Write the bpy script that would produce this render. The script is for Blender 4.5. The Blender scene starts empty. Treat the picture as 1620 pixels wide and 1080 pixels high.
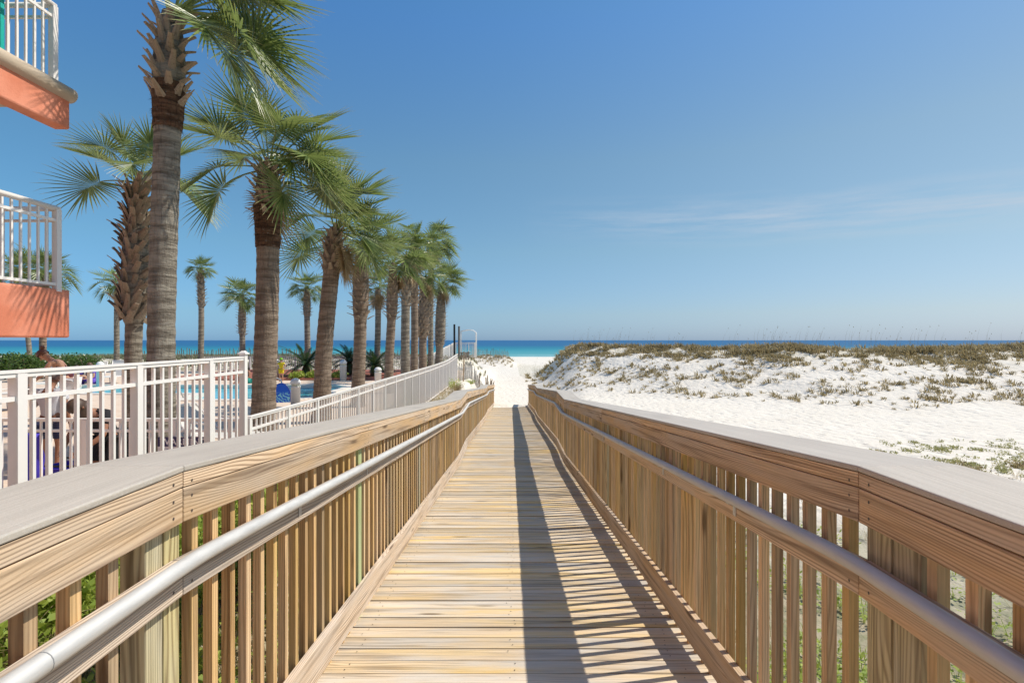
import bpy, math, random
from mathutils import Vector, Matrix, noise as mnoise
R = math.radians
random.seed(7)
S = bpy.context.scene
COL = S.collection

# ------------------------------------------------------------------ camera, sky, sun, exposure
cam_d = bpy.data.cameras.new("camera"); cam = bpy.data.objects.new("camera", cam_d); COL.objects.link(cam)
cam.location = (0, 0, 0); cam.rotation_euler = (R(90), 0, 0)
cam_d.sensor_width = 36.0; cam_d.lens = 18.0
cam_d.shift_x = 2.0/1620; cam_d.shift_y = -2.0/1620
cam_d.clip_start = 0.05; cam_d.clip_end = 60000
S.camera = cam
S.view_settings.view_transform = 'Standard'; S.view_settings.look = 'None'
S.view_settings.gamma = 1; S.view_settings.exposure = 0.16

SUNV = Vector((0.74, 0.161, 1.0)).normalized()
EL = math.asin(SUNV.z); AZ = math.atan2(SUNV.x, SUNV.y)
sd = bpy.data.lights.new("sun", 'SUN'); sun = bpy.data.objects.new("sun", sd); COL.objects.link(sun)
sd.energy = 4.3; sd.angle = R(0.5); sd.color = (1.0, 0.93, 0.82)
sun.rotation_euler = SUNV.to_track_quat('Z', 'Y').to_euler()
sun.location = (20, 5, 40)

W = bpy.data.worlds.new("World"); S.world = W; W.use_nodes = True
nt = W.node_tree; N = nt.nodes; L = nt.links
bg = N["Background"]; bg.inputs[1].default_value = 0.104
sky = N.new("ShaderNodeTexSky"); sky.sky_type = 'NISHITA'; sky.sun_disc = False
sky.sun_elevation = EL; sky.sun_rotation = AZ
sky.altitude = 0; sky.air_density = 1.0; sky.dust_density = 0.3; sky.ozone_density = 5.0
# thin cirrus streaks low over the sea on the right, by direction in the sky
tc = N.new("ShaderNodeTexCoord"); sep = N.new("ShaderNodeSeparateXYZ"); L.new(tc.outputs['Generated'], sep.inputs[0])
def wm(op, a, b=None, c=None, clamp=False):
    n = N.new("ShaderNodeMath"); n.operation = op; n.use_clamp = clamp
    for i, v in enumerate((a, b, c)):
        if v is None: continue
        if hasattr(v, 'links'): L.new(v, n.inputs[i])
        else: n.inputs[i].default_value = v
    return n.outputs[0]
azn = wm('ARCTAN2', sep.outputs[0], sep.outputs[1]); eln = wm('ARCSINE', sep.outputs[2])
cmb = N.new("ShaderNodeCombineXYZ")
L.new(wm('MULTIPLY', azn, 3.0), cmb.inputs[0]); L.new(wm('MULTIPLY', wm('ADD', eln, wm('MULTIPLY', azn, 0.04)), 30.0), cmb.inputs[1])
cn = N.new("ShaderNodeTexNoise"); cn.inputs['Scale'].default_value = 1.6; cn.inputs['Detail'].default_value = 7; cn.inputs['Roughness'].default_value = 0.62
L.new(cmb.outputs[0], cn.inputs['Vector'])
band = wm('SUBTRACT', 1.0, wm('MULTIPLY', wm('ABSOLUTE', wm('SUBTRACT', eln, wm('SUBTRACT', 0.232, wm('MULTIPLY', azn, 0.05)))), 20.0), clamp=True)
azm = wm('MULTIPLY', wm('SUBTRACT', azn, 0.02), 2.6, clamp=True)
cl = wm('MULTIPLY', wm('MULTIPLY', band, azm), wm('MULTIPLY', wm('SUBTRACT', cn.outputs[0], 0.40), 2.6, clamp=True))
mixc = N.new("ShaderNodeMix"); mixc.data_type = 'RGBA'
hs = N.new("ShaderNodeHueSaturation"); hs.inputs['Saturation'].default_value = 1.0; hs.inputs['Value'].default_value = 1.0
ton = N.new("ShaderNodeValToRGB"); L.new(wm('DIVIDE', eln, 0.6, clamp=True), ton.inputs[0])
te = ton.color_ramp.elements; te[0].position = 0.0; te[0].color = (.235,.355,.63,1); te[1].position = 1.0; te[1].color = (.41,.625,.70,1)
for pp, cc in ((.08,(.33,.405,.53)), (.28,(.45,.51,.50)), (.55,(.50,.58,.54)), (.92,(.42,.615,.70))):
    q = te.new(pp); q.color = (*cc, 1)
azr = N.new("ShaderNodeMix"); azr.data_type = 'RGBA'; L.new(wm('ADD', wm('MULTIPLY', sep.outputs[0], 0.6), 0.5, clamp=True), azr.inputs[0])
azr.inputs[6].default_value = (.70*2,.97*2,1.06*2,1); azr.inputs[7].default_value = (1.22*2,.96*2,.80*2,1)
m1 = N.new("ShaderNodeMix"); m1.data_type = 'RGBA'; m1.blend_type = 'MULTIPLY'; m1.inputs[0].default_value = 1; L.new(sky.outputs[0], m1.inputs[6]); L.new(ton.outputs[0], m1.inputs[7])
m2 = N.new("ShaderNodeMix"); m2.data_type = 'RGBA'; m2.blend_type = 'MULTIPLY'; m2.inputs[0].default_value = 1; L.new(m1.outputs[2], m2.inputs[6]); L.new(azr.outputs[2], m2.inputs[7])
L.new(m2.outputs[2], hs.inputs['Color'])
L.new(hs.outputs[0], mixc.inputs[6]); mixc.inputs[7].default_value = (4.6, 5.3, 6.2, 1)
L.new(cl, mixc.inputs[0]); L.new(mixc.outputs[2], bg.inputs[0])

# ------------------------------------------------------------------ helpers
def at(px, py, Y):            # photograph pixel -> point at depth Y
    return Vector(((px-808)/810.0*Y, Y, -(py-538)/810.0*Y))
def tag(o, label=None, cat=None, group=None, kind=None):
    if label: o['label'] = label
    if cat: o['category'] = cat
    if group: o['group'] = group
    if kind: o['kind'] = kind
    return o
def empty(name, loc=(0, 0, 0), rz=0):
    o = bpy.data.objects.new(name, None); COL.objects.link(o); o.location = loc; o.rotation_euler = (0, 0, rz)
    o.empty_display_size = 0.1
    return o
def link(name, me, parent=None, loc=(0, 0, 0), rot=(0, 0, 0), sc=1.0):
    o = bpy.data.objects.new(name, me); COL.objects.link(o); o.location = loc; o.rotation_euler = rot
    o.scale = (sc, sc, sc) if not hasattr(sc, '__len__') else sc
    if parent: o.parent = parent
    return o

class MB:
    def __init__(s): s.v = []; s.f = []; s.g = []; s.r = []
    def add(s, vs, fs, gc=None, rnd=0.0):
        b = len(s.v); s.v.extend([tuple(x) for x in vs]); s.f.extend([tuple(b+i for i in f) for f in fs])
        s.g.extend(gc if gc else [tuple(x) for x in vs]); s.r.extend([rnd]*len(vs))
    BF = [(0,3,2,1),(4,5,6,7),(0,1,5,4),(1,2,6,5),(2,3,7,6),(3,0,4,7)]
    def box(s, x0, x1, y0, y1, z0, z1, axis=0, rnd=None):
        if rnd is None: rnd = random.random()
        vs = [(x0,y0,z0),(x1,y0,z0),(x1,y1,z0),(x0,y1,z0),(x0,y0,z1),(x1,y0,z1),(x1,y1,z1),(x0,y1,z1)]
        off = rnd*31.7
        gc = [tuple([v[axis]+off, v[(axis+1)%3]+off*.7, v[(axis+2)%3]]) for v in vs]
        s.add(vs, MB.BF, gc, rnd)
    def beam(s, y0, y1, x0, x1, zf, a, b, rnd=None, za=None):   # along Y, following zf, from zf+a up to zf+b
        if rnd is None: rnd = random.random()
        z0, z1 = zf(y0), zf(y1)
        vs = [(x0,y0,z0+a),(x1,y0,z0+a),(x1,y1,z1+a),(x0,y1,z1+a),(x0,y0,z0+b),(x1,y0,z0+b),(x1,y1,z1+b),(x0,y1,z1+b)]
        off = rnd*31.7
        gc = [(v[1]+off, v[0]+off*.3, v[2]-zf(v[1])) for v in vs]
        s.add(vs, MB.BF, gc, rnd)
    def tube(s, pts, rad, n=10, caps=True, rnd=0.0):
        pts = [Vector(p) for p in pts]
        rads = rad if hasattr(rad, '__len__') else [rad]*len(pts)
        rings = []; up = Vector((0, 0, 1)); vs = []; gc = []; fs = []; t = 0
        prev = None
        for i, p in enumerate(pts):
            d = (pts[min(i+1, len(pts)-1)]-pts[max(i-1, 0)]).normalized()
            if prev is None:
                a = d.cross(up)
                if a.length < .05: a = d.cross(Vector((1, 0, 0)))
            else: a = prev - d*prev.dot(d)
            a.normalize(); prev = a; b = d.cross(a)
            if i: t += (p-pts[i-1]).length
            for k in range(n):
                an = 2*math.pi*k/n
                q = p + (a*math.cos(an)+b*math.sin(an))*rads[i]
                vs.append(q); gc.append((t+rnd*9, math.cos(an)*rads[i], math.sin(an)*rads[i]))
        for i in range(len(pts)-1):
            for k in range(n):
                k2 = (k+1) % n
                fs.append((i*n+k, i*n+k2, (i+1)*n+k2, (i+1)*n+k))
        if caps:
            fs.append(tuple(range(n))[::-1]); fs.append(tuple((len(pts)-1)*n+k for k in range(n)))
        s.add(vs, fs, gc, rnd)
    def lathe(s, prof, cx=0, cy=0, n=24, rnd=0.0):
        vs = []; fs = []
        for (r, z) in prof:
            for k in range(n):
                a = 2*math.pi*k/n; vs.append((cx+r*math.cos(a), cy+r*math.sin(a), z))
        for i in range(len(prof)-1):
            for k in range(n):
                k2 = (k+1) % n; fs.append((i*n+k, i*n+k2, (i+1)*n+k2, (i+1)*n+k))
        fs.append(tuple(range(n))[::-1]); fs.append(tuple((len(prof)-1)*n+k for k in range(n)))
        s.add(vs, fs, None, rnd)
    def mesh(s, name, mat, smooth=False):
        me = bpy.data.meshes.new(name); me.from_pydata(s.v, [], s.f)
        a = me.attributes.new('gc', 'FLOAT_VECTOR', 'POINT'); a.data.foreach_set('vector', [c for g in s.g for c in g])
        a = me.attributes.new('rnd', 'FLOAT', 'POINT'); a.data.foreach_set('value', s.r)
        if smooth: me.polygons.foreach_set('use_smooth', [True]*len(me.polygons))
        me.materials.append(mat); me.update()
        return me
    def build(s, name, mat, parent=None, smooth=False, bevel=0.0):
        o = link(name, s.mesh(name, mat, smooth), parent)
        if bevel:
            m = o.modifiers.new('bev', 'BEVEL'); m.width = bevel; m.segments = 2; m.limit_method = 'ANGLE'; m.angle_limit = R(40)
        return o

def fbm(x, y, sc=1.0, oc=4, z=0.0):
    v = 0; a = 1; f = sc; t = 0
    for i in range(oc):
        v += a*mnoise.noise((x*f, y*f, z+i*7.3)); t += a; a *= .5; f *= 2.03
    return v/t
def sstep(a, b, x):
    if a == b: return float(x >= a)
    t = max(0, min(1, (x-a)/(b-a))); return t*t*(3-2*t)
def interp(tab, x):
    if x <= tab[0][0]: return tab[0][1]
    for (a, b), (c, d) in zip(tab, tab[1:]):
        if x <= c: return b+(d-b)*(x-a)/(c-a)
    return tab[-1][1]

# ------------------------------------------------------------------ materials
class M:
    def __init__(s, name, rough=.7, spec=.5, metal=0.0):
        s.m = bpy.data.materials.new(name); s.m.use_nodes = True
        s.N = s.m.node_tree.nodes; s.L = s.m.node_tree.links; s.p = s.N['Principled BSDF']
        s.p.inputs['Roughness'].default_value = rough; s.p.inputs['Specular IOR Level'].default_value = spec
        s.p.inputs['Metallic'].default_value = metal
    def n(s, t, **k):
        x = s.N.new('ShaderNode'+t)
        for a, b in k.items(): setattr(x, a, b)
        return x
    def set(s, inp, v):
        if hasattr(v, 'links'): s.L.new(v, inp)
        else: inp.default_value = v
    def math(s, op, a, b=None, clamp=False):
        x = s.n('Math', operation=op, use_clamp=clamp); s.set(x.inputs[0], a)
        if b is not None: s.set(x.inputs[1], b)
        return x.outputs[0]
    def mix(s, f, a, b, mode='MIX'):
        x = s.n('Mix', data_type='RGBA', blend_type=mode); s.set(x.inputs[0], f)
        s.set(x.inputs[6], a if hasattr(a, 'links') else (*a, 1)); s.set(x.inputs[7], b if hasattr(b, 'links') else (*b, 1)); return x.outputs[2]
    def attr(s, name): return s.n('Attribute', attribute_name=name)
    def scale(s, vec, sc, add=None):
        x = s.n('VectorMath', operation='MULTIPLY'); s.set(x.inputs[0], vec); x.inputs[1].default_value = sc; o = x.outputs[0]
        if add is not None:
            y = s.n('VectorMath', operation='ADD'); s.L.new(o, y.inputs[0]); s.set(y.inputs[1], add); o = y.outputs[0]
        return o
    def noise(s, vec, scale=1, detail=3, rough=.5, dist=0.0):
        x = s.n('TexNoise'); s.set(x.inputs['Vector'], vec); x.inputs['Scale'].default_value = scale
        x.inputs['Detail'].default_value = detail; x.inputs['Roughness'].default_value = rough; x.inputs['Distortion'].default_value = dist
        return x.outputs[0]
    def ramp(s, f, a, b):
        x = s.n('MapRange', interpolation_type='SMOOTHSTEP'); s.set(x.inputs[0], f)
        x.inputs[1].default_value = a; x.inputs[2].default_value = b; return x.outputs[0]
    def bump(s, h, strength=.3, dist=.01):
        b = s.n('Bump'); b.inputs['Strength'].default_value = strength; b.inputs['Distance'].default_value = dist
        s.L.new(h, b.inputs['Height']); s.L.new(b.outputs[0], s.p.inputs['Normal']); return b
    def color(s, c): s.set(s.p.inputs['Base Color'], c if hasattr(c, 'links') else (*c, 1))
    def objc(s): return s.n('TexCoord').outputs['Object']
    def pos(s): return s.n('NewGeometry').outputs['Position']

def wood(name, light, dark, gray, g=0.4, rings=11, contrast=.8, ylow=.5, rough=.78, var=.35, across=5.0, yel=None, lin=55):
    m = M(name, rough, .25)
    gc = m.attr('gc').outputs['Vector']; rn = m.attr('rnd').outputs['Fac']
    orr = m.n('ObjectInfo').outputs['Random']
    r = m.math('FRACT', m.math('ADD', m.math('MULTIPLY', rn, 7.31), m.math('MULTIPLY', orr, 3.17)))
    cx = m.n('CombineXYZ'); m.L.new(m.math('MULTIPLY', r, 41.0), cx.inputs[0]); m.L.new(m.math('MULTIPLY', r, 17.0), cx.inputs[1]); m.L.new(m.math('MULTIPLY', r, 5.0), cx.inputs[2])
    base = m.scale(gc, (1, 1, 1), cx.outputs[0])
    vo = m.n('TexVoronoi'); m.L.new(m.scale(base, (1.3, 8, 8)), vo.inputs['Vector']); vo.inputs['Scale'].default_value = 1
    kd = vo.outputs['Distance']
    kn = m.math('SUBTRACT', 1.0, m.ramp(kd, .05, .16))
    kinf = m.math('SUBTRACT', 1.0, m.ramp(kd, .0, .5))
    f = m.noise(m.scale(base, (.55, across, across)), 1, 2, .45)
    f = m.math('ADD', f, m.math('MULTIPLY', kinf, .16))
    sgc = m.n('SeparateXYZ'); m.L.new(gc, sgc.inputs[0])
    lc = m.math('ADD', m.math('MULTIPLY', sgc.outputs[1], lin*.8), m.math('MULTIPLY', sgc.outputs[2], lin))
    sn = m.math('SINE', m.math('MULTIPLY', m.math('ADD', m.math('MULTIPLY', f, rings), lc), 6.28))
    ring = m.math('POWER', m.math('ADD', m.math('MULTIPLY', sn, .5), .5), 2.2)
    fine = m.noise(m.scale(base, (5, 190, 190)), 1, 3, .6)
    streak = m.noise(m.scale(base, (1.1, 34, 34)), 1, 3, .6)
    patch = m.noise(m.scale(base, (1.3, 6, 6)), 1, 3, .6)
    c = m.mix(m.math('MULTIPLY', ring, contrast), light, dark)
    if yel: c = m.mix(m.math('MULTIPLY', m.ramp(m.noise(m.scale(base, (.8, 7, 7), (9, 3, 1)), 1, 2), .42, .66), .85), c, yel)
    c = m.mix(m.math('MULTIPLY', m.ramp(patch, .38, .68), g), c, gray)
    c = m.mix(m.math('MULTIPLY', m.ramp(streak, .48, .68), .55), c, [x*.55 for x in dark])
    c = m.mix(m.math('MULTIPLY', kn, .85), c, [x*.45 for x in dark])
    v = m.math('ADD', m.math('MULTIPLY', fine, .5), .75)
    v = m.math('MULTIPLY', v, m.math('ADD', 1-var/2, m.math('MULTIPLY', r, var)))
    hsv = m.n('HueSaturation'); m.L.new(c, hsv.inputs['Color']); m.L.new(v, hsv.inputs['Value'])
    m.L.new(m.math('ADD', .85, m.math('MULTIPLY', m.math('FRACT', m.math('MULTIPLY', r, 13.7)), .3)), hsv.inputs['Saturation'])
    m.color(hsv.outputs[0])
    m.bump(m.math('ADD', m.math('MULTIPLY', ring, -.5), fine), .35, .003)
    return m.m
W_DECK = wood('weathered_deck_wood', (.68,.54,.37), (.31,.22,.135), (.55,.50,.43), .95, 7, .62, var=.32, across=9, yel=(.68,.49,.23), lin=80)
W_FASC = wood('rail_board_wood', (.68,.505,.335), (.25,.15,.085), (.55,.47,.385), .5, 15, .85, var=.35, across=5.5, yel=(.64,.41,.20), lin=95)
W_BAL = wood('baluster_wood', (.70,.48,.265), (.36,.215,.105), (.56,.46,.32), .35, 8, .75, var=.6, across=9, yel=(.60,.41,.17), lin=80)
W_POST = wood('treated_post_wood', (.56,.49,.28), (.24,.18,.09), (.54,.51,.40), .5, 16, .85, var=.35, across=5, lin=85)
W_GREEN = wood('fresh_green_post_wood', (.48,.55,.24), (.33,.38,.14), (.46,.50,.30), .5, 5, .5, var=.1)
W_TOE = wood('toe_board_wood', (.66,.53,.40), (.28,.195,.13), (.58,.51,.44), .6, 14, .85, var=.3, across=5, lin=90)
W_STICK = wood('old_picket_wood', (.34,.25,.18), (.19,.12,.08), (.38,.33,.28), .6, 5, .5, var=.6)

m = M('composite_cap', .62, .35)
gc = m.attr('gc').outputs['Vector']; rn = m.attr('rnd').outputs['Fac']
st = m.noise(m.scale(gc, (1.3, 70, 70)), 1, 5, .7); bl = m.noise(m.scale(gc, (1.1, 4, 4)), 1, 4, .6)
sp_ = m.noise(gc, 160, 2, .7); c = m.mix(st, (.30,.265,.22), (.68,.62,.53)); c = m.mix(m.math('MULTIPLY', m.ramp(bl, .42, .7), .6), c, (.37,.325,.27)); c = m.mix(m.math('MULTIPLY', m.ramp(sp_, .5, .7), .45), c, (.60,.565,.52))
c = m.mix(m.math('MULTIPLY', rn, .25), c, (.42,.39,.37))
m.color(c); m.bump(m.math('ADD', st, sp_), .35, .002); CAP = m.m
m = M('cap_edge_grain', .7, .2); m.color((.27,.21,.175)); CAPEDGE = m.m

m = M('galvanized_pipe', .38, .45, .4)
gc = m.attr('gc').outputs['Vector']
a = m.noise(m.scale(gc, (7, 40, 40)), 1, 5, .7); b = m.noise(gc, 3.0, 3)
m.color(m.mix(a, (.44,.43,.41), (.76,.745,.71))); m.set(m.p.inputs['Roughness'], m.math('ADD', .50, m.math('MULTIPLY', a, .35)))
m.bump(a, .08, .001); PIPE = m.m
m = M('screw_metal', .5, .5, .6); m.color((.12,.10,.09)); SCREW = m.m
m = M('bracket_steel', .45, .5, .8); m.color((.6,.6,.6)); STEEL = m.m

def plain(name, c, rough=.6, spec=.4, metal=0, vs=8, va=.08, bump=0):
    m = M(name, rough, spec, metal); p = m.objc()
    n = m.noise(p, vs, 4, .6)
    m.color(m.mix(n, [x*(1-va) for x in c], [min(1, x*(1+va)) for x in c]))
    if bump: m.bump(m.noise(p, vs*6, 3), bump, .004)
    return m.m
WHITE = plain('white_fence_paint', (.85,.805,.755), .45, .4, va=.05)
OLDWHITE = plain('weathered_white_paint', (.74,.74,.73), .55, .3, va=.07)
m = M('coral_stucco', .9, .15); p = m.objc()
n1 = m.noise(p, 2.2, 4, .6); n2 = m.noise(p, 90, 3, .6)
m.color(m.mix(m.ramp(n1, .35, .65), (.64,.215,.125), (.78,.31,.20))); m.bump(n2, .55, .006); STUCCO = m.m
m = M('cream_stucco', .85, .2); p = m.objc(); n2 = m.noise(p, 60, 3); m.color(m.mix(m.noise(p, 3, 3), (.52,.42,.32), (.64,.54,.42))); m.bump(n2, .4, .006); CREAM = m.m
TEAL = plain('teal_paint', (.01,.42,.36), .5)
m = M('window_glass', .08, .6); m.color((.03,.045,.05)); GLASS = m.m

# sand / ground
m = M('white_sand', .95, .1); p = m.pos()
gveg = m.attr('veg').outputs['Fac']; gdirt = m.attr('dirt').outputs['Fac']
n1 = m.noise(p, .35, 5, .6); n2 = m.noise(p, 3.2, 5, .65); n3 = m.noise(p, 30, 3, .6)
c = m.mix(n1, (.70,.635,.54), (.80,.745,.66)); c = m.mix(m.math('MULTIPLY', m.ramp(n2, .48, .70), .35), c, (.60,.53,.43))
c = m.mix(m.math('MULTIPLY', gveg, m.ramp(n2, .42, .6)), c, (.30,.27,.13))
soil = m.mix(m.ramp(n2, .4, .62), (.30,.25,.16), (.13,.14,.05))
c = m.mix(gdirt, c, soil)
m.color(c)
foot = m.n('TexVoronoi'); m.L.new(m.scale(p, (3.2, 2.2, 2)), foot.inputs['Vector']); foot.inputs['Scale'].default_value = 1.0
foot.feature = 'SMOOTH_F1'
h = m.math('ADD', m.math('MULTIPLY', m.ramp(foot.outputs['Distance'], 0, .45), .6), m.math('ADD', m.math('MULTIPLY', n2, 1.1), m.math('MULTIPLY', n3, .12)))
m.bump(h, 1.0, .075); SAND = m.m

m = M('sea_water', .45, .08); p = m.pos(); sx = m.n('SeparateXYZ'); m.L.new(p, sx.inputs[0])
d = sx.outputs[1]
ld = m.math('LOGARITHM', m.math('MAXIMUM', d, 10.0), 10.0)
wv = m.noise(m.scale(p, (.004, .02, 1)), 1, 5, .6)
ldn = m.math('ADD', ld, m.math('MULTIPLY', m.math('SUBTRACT', wv, .5), .22))
cr = m.n('ValToRGB'); m.L.new(m.math('DIVIDE', m.math('SUBTRACT', ldn, 2.1), 2.2), cr.inputs[0])
e = cr.color_ramp.elements; e[0].position = 0.03; e[0].color = (.20,.42,.42,1); e[1].position = .95; e[1].color = (.045,.14,.25,1)
for pos_, c_ in ((.085,(.10,.33,.35)), (.15,(.035,.255,.31)), (.215,(.018,.18,.265)), (.28,(.018,.12,.25)), (.60,(.018,.105,.25))):
    q = e.new(pos_); q.color = (*c_, 1)
chop = m.noise(m.scale(p, (.05, .35, 1)), 1, 4, .7)
c = m.mix(m.math('MULTIPLY', m.ramp(chop, .55, .75), .35), cr.outputs[0], (.02,.10,.20))
fo = m.noise(m.scale(p, (.03, .16, 1)), 1, 5, .65)
shore = m.math('SUBTRACT', 1.0, m.ramp(d, 172, 198)); 
fm = m.math('MULTIPLY', m.ramp(fo, .50, .58), shore)
c = m.mix(fm, c, (.80,.84,.84)); m.color(c)
m.bump(chop, .3, .3); SEA = m.m

m = M('pool_water', .06, .5); p = m.pos(); n = m.noise(p, 3.5, 4, .6, .6)
m.color(m.mix(m.ramp(n, .35, .65), (.04,.45,.58), (.22,.68,.76))); m.bump(n, .3, .04); POOLW = m.m
m = M('pool_tile', .4, .4); m.color((.04,.30,.45)); TILE = m.m
m = M('terrace_paving', .85, .2); p = m.pos()
br = m.n('TexBrick'); m.L.new(m.scale(p, (2.0, 2.0, 2)), br.inputs['Vector']); br.inputs['Scale'].default_value = 1
br.inputs['Color1'].default_value = (.66,.49,.36,1); br.inputs['Color2'].default_value = (.72,.57,.44,1); br.inputs['Mortar'].default_value = (.48,.38,.30,1)
br.inputs['Mortar Size'].default_value = .012
m.color(m.mix(m.math('MULTIPLY', m.noise(p, 1.2, 4), .4), br.outputs[0], (.78,.68,.56))); PAVE = m.m
m = M('red_mulch', .95, .1); p = m.pos(); n = m.noise(p, 14, 5, .7); m.color(m.mix(n, (.20,.06,.04), (.52,.22,.16))); m.bump(n, .9, .05); MULCH = m.m

# bark
def bark(name, a, b, ringsc=16, cracks=.6):
    m = M(name, .92, .15); p = m.objc()
    rg = m.noise(m.scale(p, (2.5, 2.5, ringsc)), 1, 4, .65, .4)
    fi = m.noise(m.scale(p, (34, 34, 5)), 1, 4, .65)
    big = m.noise(p, 1.7, 3)
    spot = m.noise(m.scale(p, (7, 7, 22)), 1, 5, .75)
    c = m.mix(m.ramp(rg, .35, .65), a, b); c = m.mix(m.math('MULTIPLY', m.ramp(fi, .45, .75), cracks), c, [x*.4 for x in a])
    c = m.mix(m.math('MULTIPLY', m.ramp(big, .4, .7), .4), c, [x*.75 for x in b])
    c = m.mix(m.math('MULTIPLY', m.ramp(spot, .60, .70), .55), c, (.44,.40,.35))
    m.color(c); m.bump(m.math('ADD', m.math('ADD', rg, spot), m.math('MULTIPLY', fi, .6)), .9, .03); return m.m
BARK = bark('palm_bark', (.155,.13,.10), (.37,.33,.265))
BARK2 = bark('palm_bark_brown', (.17,.125,.09), (.36,.28,.21))
FIBER = bark('palm_fibre', (.07,.04,.025), (.20,.115,.07), 26, .8)
m = M('palm_boot', .85, .2); p = m.attr('gc').outputs['Vector']; rn = m.attr('rnd').outputs['Fac']
n = m.noise(m.scale(p, (6, 70, 70)), 1, 3, .6)
c = m.mix(n, (.17,.125,.085), (.46,.37,.27)); c = m.mix(m.math('MULTIPLY', m.math('FRACT', m.math('MULTIPLY', rn, 7)), .6), c, (.40,.33,.25)); c = m.mix(m.math('MULTIPLY', m.ramp(m.noise(m.scale(p, (30,30,30)), 1, 4, .7), .48, .68), .5), c, (.12,.085,.06)); m.color(c); BOOT = m.m

def leafmat(name, cols, trans=.35, rough=.42, tip=None):
    m = M(name, rough, .6)
    gc = m.attr('gc').outputs['Vector']; sx = m.n('SeparateXYZ'); m.L.new(gc, sx.inputs[0])
    rn = m.attr('rnd').outputs['Fac']; orr = m.n('ObjectInfo').outputs['Random']
    c = m.mix(m.math('POWER', rn, 2.2), cols[0], cols[1])
    c = m.mix(m.math('MULTIPLY', orr, .5), c, cols[2])
    if tip: c = m.mix(m.math('MULTIPLY', m.ramp(sx.outputs[0], .72, 1.0), .75), c, tip)
    m.color(c)
    tr = m.n('BsdfTranslucent'); m.L.new(m.mix(.5, c, [x*1.6 for x in cols[1]]), tr.inputs[0])
    mx = m.n('MixShader'); mx.inputs[0].default_value = trans
    m.L.new(m.p.outputs[0], mx.inputs[1]); m.L.new(tr.outputs[0], mx.inputs[2]); m.L.new(mx.outputs[0], m.N['Material Output'].inputs[0])
    return m.m
FROND = leafmat('palm_leaf', ((.045,.092,.02), (.34,.42,.13), (.13,.17,.045)), .26, .36, tip=(.58,.48,.27))
DRY = leafmat('dry_palm_leaf', ((.36,.27,.15), (.50,.38,.22), (.30,.20,.11)), .3, .6)
SHRUB = leafmat('shrub_leaf', ((.045,.10,.02), (.14,.22,.045), (.09,.15,.03)), .3, .4)
CREEP = leafmat('beach_creeper_leaf', ((.20,.23,.07), (.44,.42,.17), (.33,.27,.13)), .3, .7)
WEED = leafmat('weed_leaf', ((.20,.31,.035), (.46,.52,.09), (.34,.36,.09)), .35, .6)
DGRASS = leafmat('dune_grass_blades', ((.19,.15,.07), (.48,.39,.20), (.38,.25,.13)), .25, .7)
STRAW = leafmat('straw', ((.34,.26,.13), (.46,.37,.2), (.3,.22,.12)), .25, .7)

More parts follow.
